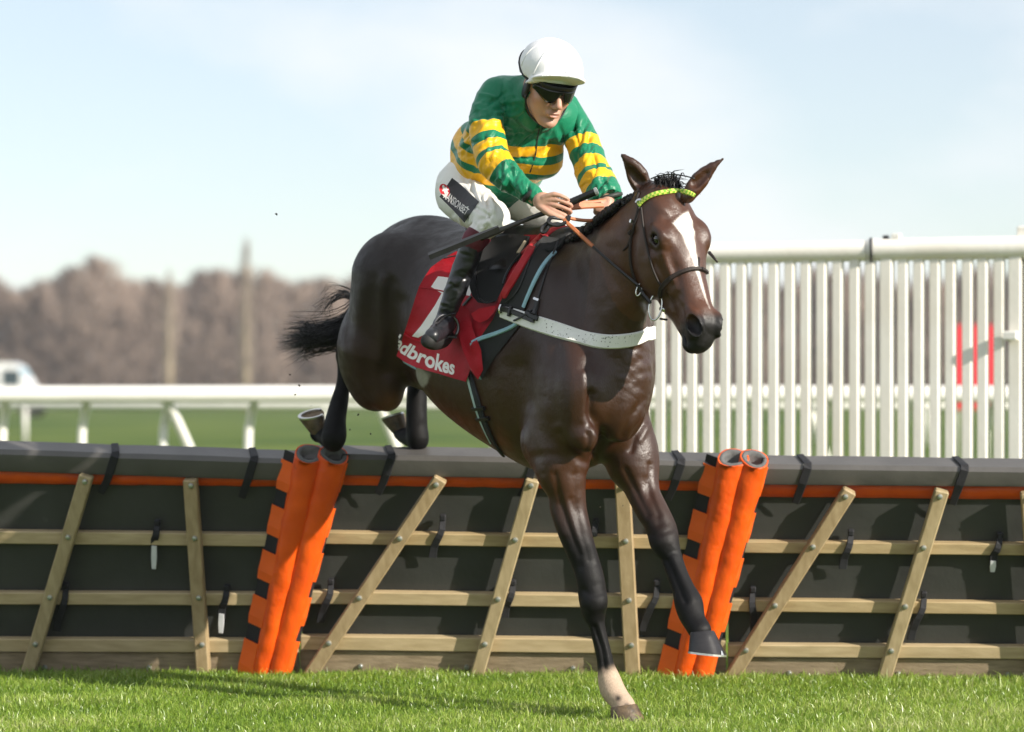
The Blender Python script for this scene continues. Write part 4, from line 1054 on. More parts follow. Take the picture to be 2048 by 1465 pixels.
# mane plaits along the crest
crest = spline([P(1128, 492, 9.69), P(1162, 473, 9.59), P(1200, 444, 9.48), P(1232, 420, 9.41), P(1262, 402, 9.35), P(1285, 390, 9.31)], 22)
for i, c in enumerate(crest[3:]):
    mb = MB(); big = 1.0 if i < 14 else .75
    for j in range(3):
        cc = c + UP * (.006 + .0 * j) + HV * (.012 + .012 * j) - UP * .008 * j + R_.normal(0, .003, 3)
        r = (.016, .017, .013)[j] * big * R_.uniform(.85, 1.15)
        mb.lathe(cc - UP * r, UP, [(r * (1 - math.cos(t)), max(r * math.sin(t), .0004)) for t in np.linspace(0, math.pi, 7)], 9)
    mb.build('mane_plait', hair_m, horse, True)
mp_ = []
for i in range(330):
    t = R_.uniform(0, .97); c = crest[int(t * 21)]; o = HV * R_.uniform(-.01, .03)
    mp_.append(([c - UP * .02, c + UP * .008 + o + R_.normal(0, .004, 3), c + o * 1.6 + HU * R_.normal(0, .01) - UP * R_.uniform(.0, .02) + R_.normal(0, .005, 3)], R_.uniform(.7, 1.4)))
strands('mane', mp_, .0035, hair_m, horse, seg=6)
fp = []
for i in range(420):
    r0 = K(.0 + R_.uniform(-.03, .02), R_.uniform(-.035, .035), -.03 + R_.normal(0, .01)); up = R_.uniform(.004, .024)
    tip = r0 + UP * R_.uniform(-.03, .016) + HV * R_.normal(0, .025) + E3 * R_.uniform(.0, .03)
    fp.append(([r0 - UP * .01, r0 + UP * up + R_.normal(0, .005, 3), tip], R_.uniform(.5, 1.2)))
strands('forelock', fp, .0028, hair_m, horse, seg=6)
# ================================================================== JOCKEY
def cast_on(trees, px, py):
    o = Vector((0, 0, CH)); dr = Vector(tuple(P(px, py, 1.0) - np.array([0, 0, CH]))).normalized(); best = None
    for t in trees:
        h = t.ray_cast(o, dr)
        if h[0] is not None and (best is None or h[3] < best[3]): best = h
    if best is None: return None, None
    n = np.array(best[1]); n = n if np.dot(n, np.array(dr)) < 0 else -n
    return np.array(best[0]), n
def rpx(px, py, d, r, q=1.0): return (*P(px, py, d), r * d / F, q)
HV3 = HV
jk = thing('person', (-.05, 9.9, 1.4), 'jockey in green and yellow hooped silks and white helmet crouching on the horse', 'person')

# ---- torso axes
TA = nz(P(1065, 205, 9.66) - P(955, 385, 10.02)); TN = nz(np.cross(TA, HV)); T0 = P(955, 385, 10.02)
# head frame
hfw = nz(np.array([.36, -.80, -.46])); hrt = nz(np.array([-.90, -.42, .03])); hrt = nz(hrt - hfw * np.dot(hrt, hfw)); hup = np.cross(hfw, hrt); hup = hup if hup[2] > 0 else -hup
HC = P(1098, 167, 9.58)
def J(f, r, u): return HC + hfw * f + hrt * r + hup * u
JF = (hfw, hrt, hup)

bf = Field((-.42, 9.2, 1.28), (.52, 10.45, 2.52), .0033)
B = bf.add
# head
B(ellip(J(-.012, 0, .035), JF, (.100, .080, .095)), .02)
B(ellip(J(.022, 0, -.045), JF, (.072, .066, .085)), .03)              # face
for sg in (1, -1):
    B(rcone(J(-.015, .058 * sg, -.060), J(.055, .022 * sg, -.118), .024, .018), .02)     # jaw
    B(ellip(J(.055, .040 * sg, -.035), JF, (.030, .026, .026)), .02)                     # cheekbone
    B(ellip(J(.074, .030 * sg, .010), JF, (.022, .030, .012)), .012)                     # brow
    B(ellip(J(.102, .012 * sg, -.050), JF, (.012, .009, .009)), .006)                    # nose wing
    B(ellip(J(.088, .030 * sg, -.012), JF, (.014, .016, .011)), .006, 's')               # eye hollow
    B(ellip(J(.078, .030 * sg, -.012), JF, (.013, .013, .012)), .004)                    # eyeball
    B(ellip(J(-.01, .079 * sg, -.015), JF, (.022, .010, .032)), .008)                    # ear
B(ellip(J(.070, 0, -.122), JF, (.024, .026, .020)), .015)             # chin
B(rcone(J(.090, 0, -.002), J(.116, 0, -.042), .010, .0125), .010)     # nose
B(ellip(J(.086, 0, -.080), JF, (.018, .028, .016)), .010)             # mouth mound
B(ellip(J(.099, 0, -.076), JF, (.008, .022, .0050)), .003)            # lips
B(ellip(J(.097, 0, -.088), JF, (.009, .020, .0060)), .003)
B(rcone(J(.104, -.019, -.0815), J(.104, .019, -.0815), .0035, .0035), .003, 's')
B(rcone(J(-.03, 0, -.07), P(1062, 222, 9.70), .052, .062), .03)       # neck
# trunk and limbs under the clothes
chain(bf, [rpx(985, 372, 10.03, 70, .72), rpx(1012, 312, 9.96, 84, .70), rpx(1035, 262, 9.86, 88, .66), rpx(1056, 225, 9.78, 60, .7)], .04, TN)
chain(bf, [rpx(1000, 212, 9.74, 22), rpx(977, 258, 9.64, 20), rpx(986, 325, 9.56, 15), rpx(1030, 372, 9.49, 11), rpx(1070, 398, 9.44, 14), rpx(1082, 402, 9.43, 15)], .03)
chain(bf, [rpx(1124, 236, 9.84, 20), rpx(1160, 278, 9.80, 20), rpx(1176, 320, 9.74, 16), rpx(1198, 368, 9.66, 13), rpx(1214, 396, 9.60, 14), rpx(1212, 404, 9.59, 14)], .03)
# right leg, left leg
KR = P(985, 438, 9.60)
chain(bf, [rpx(930, 388, 10.02, 30), rpx(950, 412, 9.84, 26), rpx(982, 434, 9.63, 15)], .04)
# right hand closed on whip and reins
def finger(pts, r):
    chain(bf, [(*p, rr, 1.0) for p, rr in zip(pts, r)], .004, sub=2)
B(ellip(P(1091, 405, 9.41), (nz([.9, -.1, -.35]), nz([-.35, 0, -.9]), np.array([0, 1., 0])), (.044, .034, .022)), .012)
for i, (kx, ky) in enumerate(((1108, 389), (1113, 400), (1113, 411.5), (1108, 422))):
    d = 9.382 + .002 * i; r = (.0080, .0083, .0081, .0075)[i]; L1 = (25, 26, 25, 22)[i]
    finger([P(1086 + i * 1.5, 396 + i * 5, d + .012), P(kx, ky, d), P(kx + L1, ky + 9, d - .002), P(kx + L1 + 1, ky + 15, d + .020), P(kx + L1 * .4, ky + 12, d + .040)], [r * 1.1, r * 1.15, r, r * .95, r * .85])
for i in range(3):      # gaps between the fingers
    a_ = P(1114 + (i == 1) * 3, 394.5 + 11 * i, 9.374); b_ = P(1140, 404 + 11 * i, 9.372); B(rcone(a_, b_, .0022, .0028, (0, 1, 0), 4.5), .004, 's')
finger([P(1078, 412, 9.405), P(1098, 427, 9.385), P(1116, 434, 9.383), P(1130, 438, 9.388)], [.013, .0118, .0100, .0086])     # thumb along the reins
# left hand behind the mane
B(ellip(P(1212, 408, 9.57), FR, (.034, .026, .034)), .012)
for i in range(4):
    x = 1201 + i * 6; finger([P(x, 402, 9.56), P(x - 5, 414 + i, 9.535), P(x - 10, 424 + i, 9.545), P(x - 6, 428 + i, 9.575)], [.0105, .010, .009, .008])
finger([P(1206, 404, 9.55), P(1196, 408, 9.535), P(1190, 414, 9.535)], [.011, .010, .009])
bV, bQ = bf.mesh(); bV = smooth_mesh(bV, bQ, 1)
fu = (bV - HC) @ hup; ff = (bV - HC) @ hfw; fr_ = (bV - HC) @ hrt
skin = np.tile(np.array([.47, .27, .19]), (len(bV), 1)) * (1 + .07 * vnoise(bV, 40, 2, 3))[:, None]
lips = np.exp(-((fu + .082) / .010) ** 2 - (fr_ / .022) ** 2) * (ff > .085)
skin = mix(skin, np.array([.42, .15, .12]), lips * .8)
stub = np.exp(-((fu + .105) / .03) ** 2) * (ff > .0); skin = mix(skin, skin * .0 + np.array([.36, .20, .14]), stub * .3)
red = np.exp(-((fu + .045) / .02) ** 2) * (np.abs(fr_) > .02) * (ff > .03) + np.exp(-((fu + .045) / .015) ** 2 - (fr_ / .014) ** 2) * (ff > .1); skin = mix(skin, np.array([.52, .21, .15]), red * .35)
kn = (bV[:, 1] < 9.405) * (bV[:, 2] < 1.88) * sstep(vnoise(bV, 90, 8, 2), .1, .8); skin = mix(skin, np.array([.50, .22, .16]), kn * .5)
def skin_mat():
    m = bpy.data.materials.new('skin'); m.use_nodes = True; t = m.node_tree; b = t.nodes['Principled BSDF']
    a = t.nodes.new('ShaderNodeAttribute'); a.attribute_name = 'tone_rgb'; t.links.new(a.outputs['Color'], b.inputs['Base Color'])
    b.inputs['Roughness'].default_value = .5; b.inputs['Subsurface Weight'].default_value = .12; b.inputs['Subsurface Radius'].default_value = (.012, .005, .003)
    n = t.nodes.new('ShaderNodeTexNoise'); n.inputs['Scale'].default_value = 260; bp = t.nodes.new('ShaderNodeBump'); bp.inputs['Strength'].default_value = .15; bp.inputs['Distance'].default_value = .003
    g = t.nodes.new('ShaderNodeTexCoord'); t.links.new(g.outputs['Object'], n.inputs['Vector']); t.links.new(n.outputs['Fac'], bp.inputs['Height']); t.links.new(bp.outputs['Normal'], b.inputs['Normal'])
    return m
mesh_np('body', bV, bQ, skin_mat(), jk, True, {'tone_rgb': skin})

# ---- silks: green with yellow hoops; the hoop coordinate is stored on the cloth and coloured by the material
def silk_mat(name, bands, attr='hoop'):
    """bands: list of (start, end) of yellow in hoop coordinate"""
    m = bpy.data.materials.new(name); m.use_nodes = True; t = m.node_tree; b = t.nodes['Principled BSDF']
    a = t.nodes.new('ShaderNodeAttribute'); a.attribute_name = attr
    r = t.nodes.new('ShaderNodeValToRGB'); r.color_ramp.interpolation = 'CONSTANT'; e = r.color_ramp.elements
    G = (.0025, .165, .080, 1); Yl = (.80, .42, .006, 1)
    e[0].position = 0; e[0].color = G; e[1].position = 1; e[1].color = G
    for s0, s1 in bands:
        x = e.new(s0); x.color = Yl
        if s1 < 1: x = e.new(s1); x.color = G
    t.links.new(a.outputs['Fac'], r.inputs['Fac'])
    g = t.nodes.new('ShaderNodeTexCoord')
    n2 = t.nodes.new('ShaderNodeTexNoise'); n2.inputs['Scale'].default_value = 9; n2.inputs['Detail'].default_value = 3; n2.inputs['Distortion'].default_value = 1.2
    t.links.new(g.outputs['Object'], n2.inputs['Vector'])
    hs = t.nodes.new('ShaderNodeHueSaturation'); mr = t.nodes.new('ShaderNodeMapRange'); mr.inputs['To Min'].default_value = .95; mr.inputs['To Max'].default_value = 1.05
    t.links.new(n2.outputs['Fac'], mr.inputs['Value']); t.links.new(mr.outputs['Result'], hs.inputs['Value']); t.links.new(r.outputs['Color'], hs.inputs['Color']); t.links.new(hs.outputs['Color'], b.inputs['Base Color'])
    bp = t.nodes.new('ShaderNodeBump'); bp.inputs['Strength'].default_value = .4; bp.inputs['Distance'].default_value = .02
    n3 = t.nodes.new('ShaderNodeTexNoise'); n3.inputs['Scale'].default_value = 9; n3.inputs['Detail'].default_value = 4; n3.inputs['Distortion'].default_value = 2.0
    t.links.new(g.outputs['Object'], n3.inputs['Vector']); t.links.new(n3.outputs['Fac'], bp.inputs['Height']); t.links.new(bp.outputs['Normal'], b.inputs['Normal'])
    b.inputs['Roughness'].default_value = .42; b.inputs['Specular IOR Level'].default_value = .32; b.inputs['Sheen Weight'].default_value = .1
    return m
def wrinkle(V, N, amp, sc, seed, axis=None, st=1.0):
    Vn = V.copy()
    if axis is not None: Vn = V + np.outer(V @ axis, axis) * (st - 1)
    a = vnoise(Vn, sc, seed, 2); c = vnoise(Vn, sc * .45, seed + 50, 2); return V + N * (amp * ((1 - np.sqrt(np.abs(a)) * 1.7) + (1 - np.sqrt(np.abs(c)) * 1.7)))[:, None]
cloth_objs = {}
def cloth(name, fl, m, parent, hoop=None, amp=.004, sc=28, seed=1, axis=None, st=1.0, sm=2, folds=(), strokes=None):
    V, Q = fl.mesh(); V = smooth_mesh(V, Q, sm); N = vnormals(V, Q)
    hp_ = hoop(V) if hoop is not None else None
    V = wrinkle(V, N, amp, sc, seed, axis, st)
    fl_ = list(folds)
    if strokes is not None:      # many short pulled folds: (path, number, length, angle spread, amplitude)
        path, num, ln, ang0, am = strokes; rr_ = np.random.default_rng(seed + 7); sp_ = spline(np.array(path, float), 80)
        for _ in range(num):
            i = rr_.integers(4, 76); t_ = nz(np.r_[sp_[i + 3, :2] - sp_[i - 3, :2], 0])[:2]; wd_ = sp_[i, 2]
            c_ = sp_[i, :2] + np.array([-t_[1], t_[0]]) * rr_.uniform(-.85, .85) * wd_; a_ = math.radians(ang0 + rr_.normal(0, 24)); d_ = np.array([t_[0] * math.cos(a_) - t_[1] * math.sin(a_), t_[0] * math.sin(a_) + t_[1] * math.cos(a_)])
            l_ = ln * rr_.uniform(.5, 1.3); bow = np.array([-d_[1], d_[0]]) * rr_.normal(0, .12) * l_
            fl_.append(([c_ - d_ * l_ / 2, c_ + bow, c_ + d_ * l_ / 2], rr_.uniform(1.9, 4.2), am * rr_.choice((-1, -1, 1)) * rr_.uniform(.5, 1.2)))
    if fl_:
        qp = pix(V); fc_ = sstep(-N[:, 1], -.1, .3); dsp = np.zeros(len(V))
        for pts_, sg_, am_ in fl_:
            pl = spline(np.array(pts_, float), 24); m_ = np.where((fc_ > 0) & (qp[:, 0] > pl[:, 0].min() - 4 * sg_) & (qp[:, 0] < pl[:, 0].max() + 4 * sg_) & (qp[:, 1] > pl[:, 1].min() - 4 * sg_) & (qp[:, 1] < pl[:, 1].max() + 4 * sg_))[0]
            if len(m_) == 0: continue
            dd_ = ((qp[m_][:, None] - pl[None]) ** 2).sum(2); k_ = dd_.argmin(1); ends = np.sin(np.pi * (k_ + 1) / 25) ** .6
            dsp[m_] += am_ * np.exp(-dd_.min(1) / (2 * sg_ ** 2)) * fc_[m_] * ends
        V = V + N * dsp[:, None]
    o = mesh_np(name, V, Q, m, parent, True, {'hoop': hp_} if hp_ is not None else None)
    tr = BVHTree.FromPolygons([tuple(v) for v in V], [tuple(q) for q in Q]); cloth_objs[name] = tr
    return o, tr
jf = Field((-.36, 9.35, 1.72), (.42, 10.45, 2.40), .0043)
chain(jf, [rpx(985, 372, 10.05, 68, .80), rpx(992, 350, 10.03, 88, .80), rpx(1006, 318, 9.97, 99, .80), rpx(1024, 280, 9.89, 103, .76), rpx(1040, 245, 9.82, 95, .72), rpx(1056, 215, 9.76, 70, .75)], .03, TN)
jf.add(ellip(P(1002, 205, 9.73), FR, (.085, .08, .082)), .05)
jf.add(ellip(P(1122, 240, 9.82), FR, (.075, .08, .080)), .05)
jf.add(rcone(P(1012, 200, 9.72), P(1050, 205, 9.70), .075, .085), .05)
jf.add(rcone(P(1110, 238, 9.80), P(1060, 212, 9.72), .06, .075), .05)
jf.add(rcone(P(1062, 218, 9.70), P(1076, 190, 9.62), .080, .072), .02)      # collar
jf.add(ellip(P(952, 300, 10.05), FR, (.085, .09, .11)), .06)
jf.add(ellip(P(1080, 318, 9.86), (HU, HV, UP), (.07, .09, .075)), .05)                 # silk ballooning over the back
jf.cut(J(0, 0, -.028), nz(hup * .9 + hfw * .45))
jf.add(rcone(J(.01, 0, -.07), J(.05, 0, -.15), .074, .066), .006, 's')
hem = P(990, 385, 10.0)
TLEN = np.linalg.norm(P(1065, 205, 9.66) - T0)
jm = silk_mat('green_yellow_silk', [((i - .32) / 5 + .2, (i + .30) / 5 + .2) for i in (1, 2, 3)])
def torso_hoops(V):
    """hoop number 1, 2, 3 counted down the jacket: planes fitted through the hoops of chest, side and back"""
    tr = BVHTree.FromPolygons([tuple(v) for v in V], [tuple(q) for q in JQ]); A_, b_ = [], []
    for n, pp in ((1, [(1040, 302), (1075, 302), (1110, 302), (924, 250)]), (2, [(1090, 343), (1070, 345), (1110, 340), (914, 288)]), (3, [(1078, 361), (909, 326), (930, 346), (965, 367), (940, 354)])):
        for x, y in pp:
            h, _ = cast_on([tr], x, y)
            if h is not None: A_.append([*h, 1.0]); b_.append(n)
    w = np.linalg.lstsq(np.array(A_), np.array(b_, float), rcond=None)[0]
    return np.clip((V @ w[:3] + w[3]) / 5 + .2, 0, 1)
_, JQ = jf.mesh()
jacket, JT = cloth('jacket', jf, jm, jk, torso_hoops, .0030, 13, 3, TA, 2.2, folds=[
    ([(1003, 165), (1006, 200), (1012, 245), (1018, 290)], 3, -.007), ([(1012, 165), (1022, 200), (1028, 240)], 4, .005), ([(985, 172), (972, 205), (960, 232)], 4, -.005),
    ([(1050, 250), (1045, 285), (1035, 320)], 5, .005), ([(1090, 262), (1098, 300), (1090, 340)], 5, -.005), ([(1108, 255), (1118, 285), (1130, 315)], 4, .006), ([(1118, 250), (1128, 280), (1136, 305)], 3, -.006),
    ([(1030, 330), (1060, 345), (1095, 345)], 5, -.005), ([(1050, 318), (1085, 330), (1120, 322)], 4, .004), ([(920, 250), (935, 300), (960, 350)], 5, -.006), ([(912, 280), (925, 325), (955, 362)], 4, .005), ([(935, 245), (945, 290), (965, 335)], 4, .005)],
    strokes=([(950, 340, 60), (1000, 290, 85), (1060, 230, 75)], 64, 70, 12, .0064))
def sleeve(name, sts, seed, bands):
    fl_ = Field((-.36, 9.2, 1.72), (.48, 10.1, 2.36), .0037)
    st = [(*P((a + c) / 2, (b + d_) / 2, d), math.hypot(c - a, d_ - b) / 2 * d / F, 1.0) for a, b, c, d_, d in sts]
    chain(fl_, st, .01)
    sp = spline(np.array(st)[:, :3], 60); arc = np.r_[0, np.cumsum(np.linalg.norm(np.diff(sp, axis=0), axis=1))]
    a0 = sp[-1]; tdir = nz(sp[-1] - sp[-4]); fl_.cut(a0, tdir)
    def hoop(V):
        out_ = np.zeros(len(V))
        for i in range(0, len(V), 4000):
            v = V[i:i + 4000]; d2 = ((v[:, None] - sp[None]) ** 2).sum(2); j = d2.argmin(1); j = np.clip(j, 1, 58)
            t = sp[j + 1] - sp[j - 1]; t /= np.linalg.norm(t, axis=1)[:, None]
            out_[i:i + 4000] = (arc[j] + ((v - sp[j]) * t).sum(1)) / arc[-1]
        return np.clip(out_, 0, 1)
    return cloth(name, fl_, silk_mat('silk_' + name + str(seed), bands), jacket, hoop, .0024, 17, seed, tdir, 2.2, strokes=([((a + c) / 2, (b + d_) / 2, math.hypot(c - a, d_ - b) / 2) for a, b, c, d_, d in sts], 70, 46, 55, .0066))
slR = [(958, 185, 1028, 192, 9.70), (944, 215, 1010, 218, 9.67), (938, 248, 1008, 254, 9.63), (944, 290, 1014, 292, 9.59), (956, 330, 1026, 322, 9.55), (982, 362, 1042, 340, 9.51), (1018, 386, 1060, 360, 9.47), (1050, 403, 1080, 378, 9.44), (1064, 412, 1088, 388, 9.43)]
slL = [(1100, 222, 1158, 206, 9.83), (1116, 252, 1178, 238, 9.82), (1130, 286, 1196, 272, 9.79), (1140, 316, 1207, 304, 9.75), (1150, 348, 1221, 336, 9.70), (1163, 378, 1234, 362, 9.65), (1178, 398, 1243, 382, 9.61), (1190, 408, 1243, 396, 9.59)]
_, SRT = sleeve('sleeve', slR, 5, [(.29, .375), (.43, .515), (.55, .665)])
_, SLT = sleeve('sleeve', slL, 6, [(.33, .45), (.575, .70), (.76, .86)])
cuff_m = mat('dark_cuff', (.02, .025, .02), .6)
for (a, b, d) in (((1046, 402), (1074, 375), 9.445), ((1186, 404), (1243, 388), 9.605)):
    pa, pb = P(*a, d), P(*b, d); c = (pa + pb) / 2; r = np.linalg.norm(pa - pb) / 2; e = nz(pb - pa); f2 = np.array([0, 1., 0])
    axc = nz(np.cross(e, f2)); MB().tube([c - axc * .008, c - axc * .004, c + axc * .004, c + axc * .008], [r * .98, r * 1.09, r * 1.09, r * .98], 22, False).build('cuff_band', cuff_m, jacket, True)
# stand-up collar round the neck
nkb = P(1066, 226, 9.685); nka = nz(J(-.02, 0, -.06) - nkb); cu = nz(hrt - nka * np.dot(hrt, nka)); cw = np.cross(nka, cu); cw = cw if np.dot(cw, hfw) > 0 else -cw
v = []; f = []; nn = 40
for i in range(nn):
    a = math.radians(12 + 336 * i / (nn - 1))
    for hh, rr_ in ((-.01, .088), (.03, .084), (.062, .080), (.066, .077), (.06, .074), (.0, .076)):
        v.append(nkb + nka * (hh - .03 * math.cos(a) * (hh > 0)) + (cw * math.cos(a) * 1.0 + cu * math.sin(a) * .95) * rr_ * (1 + .015 * math.sin(5 * a)))
for i in range(nn - 1):
    for q_ in range(6): f.append((i * 6 + q_, i * 6 + (q_ + 1) % 6, i * 6 + 6 + (q_ + 1) % 6, i * 6 + 6 + q_))
col_o = mesh_np('collar', v, f, silk_mat('silk_collar', []), jacket, True)
# ---- white breeches
br_m = mat('white_breeches', (.74, .73, .69), .55, .05, 12, .35, 18, dist=.012, sheen=.1)
pf = Field((-.34, 9.42, 1.62), (.34, 10.4, 2.02), .005)
chain(pf, [rpx(924, 372, 10.05, 44), rpx(921, 388, 10.01, 49), rpx(936, 405, 9.91, 47), rpx(960, 422, 9.76, 42), rpx(983, 432, 9.63, 34), rpx(988, 438, 9.59, 29)], .02)
chain(pf, [rpx(988, 436, 9.60, 29), rpx(972, 454, 9.61, 26), rpx(955, 470, 9.63, 24), rpx(948, 482, 9.64, 24)], .02)
pf.add(rcone(P(935, 380, 10.02), P(1010, 380, 10.16), .10, .10), .05)
chain(pf, [rpx(1010, 388, 10.14, 44), rpx(1045, 405, 10.08, 42), rpx(1085, 425, 10.01, 38), rpx(1112, 440, 9.97, 30), rpx(1120, 452, 9.97, 26), rpx(1125, 490, 10.0, 24)], .04)
pf.add(rcone(P(960, 372, 10.05), P(985, 340, 10.0), .12, .12), .05)
breeches, BRT = cloth('breeches', pf, br_m, jk, None, .0030, 22, 9, None, strokes=([(915, 385, 40), (950, 412, 42), (985, 436, 30), (960, 462, 24)], 40, 46, 40, .0070))
# maroon gaiter between breeches and boot
gm = mat('maroon_gaiter', (.10, .006, .018), .6, .2, 30, .3, 90, dist=.004)
gf_ = Field((-.25, 9.45, 1.6), (.05, 9.85, 1.85), .004)
chain(gf_, [rpx(963, 462, 9.62, 26), rpx(956, 472, 9.625, 26), rpx(948, 484, 9.63, 25), rpx(943, 496, 9.64, 23)], .004)
gf_.cut(P(958, 465, 9.62), nz([.55, 0, .84])); cloth('gaiter', gf_, gm, jk, None, .002, 60, 4)
# ---- boots
boot_m = mat('black_boot', (.016, .017, .021), .36, .2, 20, .35, 30, dist=.006, coat=.1)
sole_b = mat('boot_sole', (.010, .010, .010), .7, .2, 60)
def leg_d(px, py, r):
    c, n = cast(px, py); return (c[1] if c is not None else 9.8) - r * 9.7 / F - .035
bts = [(946, 486, 24), (938, 510, 24), (926, 540, 23), (914, 575, 22), (902, 605, 20.5), (893, 630, 18.5), (888, 645, 18.5)]
ds = [9.635] + [0] * 6
dd = [leg_d(x, y, r) for x, y, r in bts]; dd[0] = 9.635; dd = np.minimum(dd, np.linspace(9.635, 9.70, 7)); dd[-1] = dd[-2] = min(dd[-1], dd[-2])
bt = Field((-.36, 9.35, 1.25), (.0, 9.95, 1.76), .0042)
chain(bt, [rpx(x, y, d, r) for (x, y, r), d in zip(bts, dd)], .01)
ankd = dd[-1]
chain(bt, [rpx(893, 650, ankd + .04, 20), rpx(886, 656, ankd - .01, 20), rpx(876, 664, ankd - .07, 18.5), rpx(865, 672, ankd - .13, 16)], .02)
bt.cut(P(946, 481, 9.63), nz([.35, 0, .93]))
boot, BTT = cloth('boot', bt, boot_m, jk, None, .0015, 45, 12, None, strokes=([(942, 495, 20), (914, 575, 18), (893, 632, 16), (872, 668, 14)], 44, 34, 75, .003))
sb = Field((-.36, 9.3, 1.2), (.0, 9.98, 1.5), .004)
chain(sb, [rpx(893, 671, ankd + .06, 15, .8), rpx(884, 680, ankd - .01, 17, .8), rpx(868, 684, ankd - .08, 17, .8), rpx(856, 682, ankd - .14, 15, .8)], .01)
cloth('boot_sole', sb, sole_b, boot, None, .0, 30, 1)
lb = Field((.05, 9.7, 1.2), (.5, 10.5, 1.85), .007)       # far boot, on the other side of the horse
chain(lb, [(*P(1122, 470, 9.98), .046, 1), (*H(-.12, -.34, 1.60), .045, 1), (*H(-.22, -.37, 1.42), .036, 1), (*H(-.24, -.37, 1.37), .036, 1)], .01)
chain(lb, [(*H(-.26, -.37, 1.36), .038, 1), (*H(-.12, -.39, 1.33), .032, 1)], .02)
cloth('boot', lb, boot_m, jk)

# ---- helmet with white silk cover, peak, liner, goggles, strap
hm = mat('white_silk_cover', (.80, .80, .80), .5, .03, 10, .25, 14, dist=.01)
hfl = Field(HC - .22, HC + .22, .0042)
hfl.add(ellip(J(-.012, 0, .051), JF, (.128, .111, .106)), .01)
hfl.cut(J(0, 0, .022), nz(-hup + hfw * .16))
pk = (nz([.88, .47, 0]), nz([.47, -.88, .02]), np.array([0, 0, 1.]))
hfl.add(ellip(P(1113, 157, 9.49), (nz([.88, .47, -.06]), nz([.47, -.88, .04]), UP), (.090, .085, .011)), .012)
hfl.add(ellip(P(1145, 160, 9.46), (nz([.88, .47, -.25]), nz([.47, -.88, .0]), nz([.22, .1, .97])), (.045, .055, .011)), .012)
hfl.add(ellip(P(1076, 160, 9.52), (nz([.88, .47, .25]), nz([.47, -.88, .0]), nz([-.22, -.1, .97])), (.045, .055, .011)), .012)
helmet, HLT = cloth('helmet', hfl, hm, jk, None, .0012, 30, 15)
lin = mat('black_liner', (.010, .010, .012), .4, .2, 40)
lf = Field(HC - .2, HC + .2, .004)
lf.add(ellip(J(-.008, 0, .030), JF, (.112, .098, .10)), .01); lf.cut(J(.0, 0, .050), nz(hup + hfw * .0)); lf.cut(J(.0, 0, .008), nz(-hup + hfw * .05))
lfo, _ = cloth('liner', lf, lin, helmet, None, 0, 30, 1)
def head_arc(r_f, r_r, f0, u0, u1, a0, a1, n, tilt=0.0, notch=0.0):
    v = []; 
    for i in range(n):
        a = a0 + (a1 - a0) * i / (n - 1); w = math.cos(a)
        for u in np.linspace(0, 1, 6):
            uu = u0 + (u1 - u0) * u
            lo = notch * math.exp(-(a / .16) ** 2) * (1 - u) + (1 - u) * .026 * (abs(a) / a1) ** 1.8 + (1 - u) * .006 * math.cos(a * 6)
            v.append(J(f0 + r_f * w - (1 - u) * .008 * w, r_r * math.sin(a), uu + lo + tilt * abs(math.sin(a))))
    f = [(i * 6 + j, i * 6 + j + 1, i * 6 + 7 + j, i * 6 + 6 + j) for i in range(n - 1) for j in range(5)]
    return v, f
gl = mat('goggle_lens', (.004, .005, .004), .06, .1, 20, coat=.0); gl.node_tree.nodes['Principled BSDF'].inputs['Specular IOR Level'].default_value = .5
v, f = head_arc(.112, .088, .012, -.034, .014, -1.25, 1.25, 61, 0, .024)
gog = mesh_np('goggles', v, f, gl, jk, True); md = gog.modifiers.new('thick', 'SOLIDIFY'); md.thickness = .004
v, f = head_arc(.117, .092, .010, .006, .030, -1.35, 1.35, 41)
gfr = mesh_np('goggle_frame', v, f, lin, gog, True); md = gfr.modifiers.new('thick', 'SOLIDIFY'); md.thickness = .006
strap = [J(.012 + .114 * math.cos(a), .094 * math.sin(a) * 1.02, .006 + .06 * sstep(np.array([a]), 1.2, 2.6)[0]) for a in np.linspace(1.2, 2.7, 10)]
cc = []
for p_ in strap:
    o_ = nz(p_ - J(0, 0, .03)); h_ = HLT.ray_cast(Vector(tuple(p_ + o_ * .1)), Vector(tuple(-o_)))
    cc.append(np.array(h_[0]) + o_ * .002 if h_[0] is not None else p_)
MB().tube(cc, .0042, 6).build('goggle_strap', lin, gog, True)
ep = Field(HC - .2, HC + .2, .0045)
for sg in (1, -1): ep.add(ellip(J(-.005, .082 * sg, -.022), JF, (.026, .014, .046)), .005)
cloth('ear_pad', ep, lin, helmet)
for sg in (1, -1):
    pts = spline([J(.010, .086 * sg, -.045), J(.022, .076 * sg, -.085), J(.040, .050 * sg, -.122), J(.055, .0, -.148)], 12)
    MB().tube(pts, .0042, 6).build('chin_strap', lin, helmet, True)
for pts in ([J(-.02, .118, .05), J(-.02, .10, .11), J(-.02, .06, .15), J(-.02, 0, .178)], [J(.115, .0, .075), J(.09, 0, .12), J(.04, 0, .165), J(-.02, 0, .178)], [J(.06, .105, .045), J(.055, .085, .10), J(.03, .05, .15), J(-.02, 0, .178)], [J(.06, -.105, .045), J(.055, -.085, .10), J(.03, -.05, .15), J(-.02, 0, .178)]):
    q_ = []
    for p_ in spline(pts, 20):
        o_ = nz(p_ - J(-.01, 0, .05)); h_ = HLT.ray_cast(Vector(tuple(p_ + o_ * .1)), Vector(tuple(-o_)))
        if h_[0] is not None: q_.append(np.array(h_[0]) + o_ * .0003)
    MB().tube(q_, .0022, 5).build('seam', hm, helmet, True)
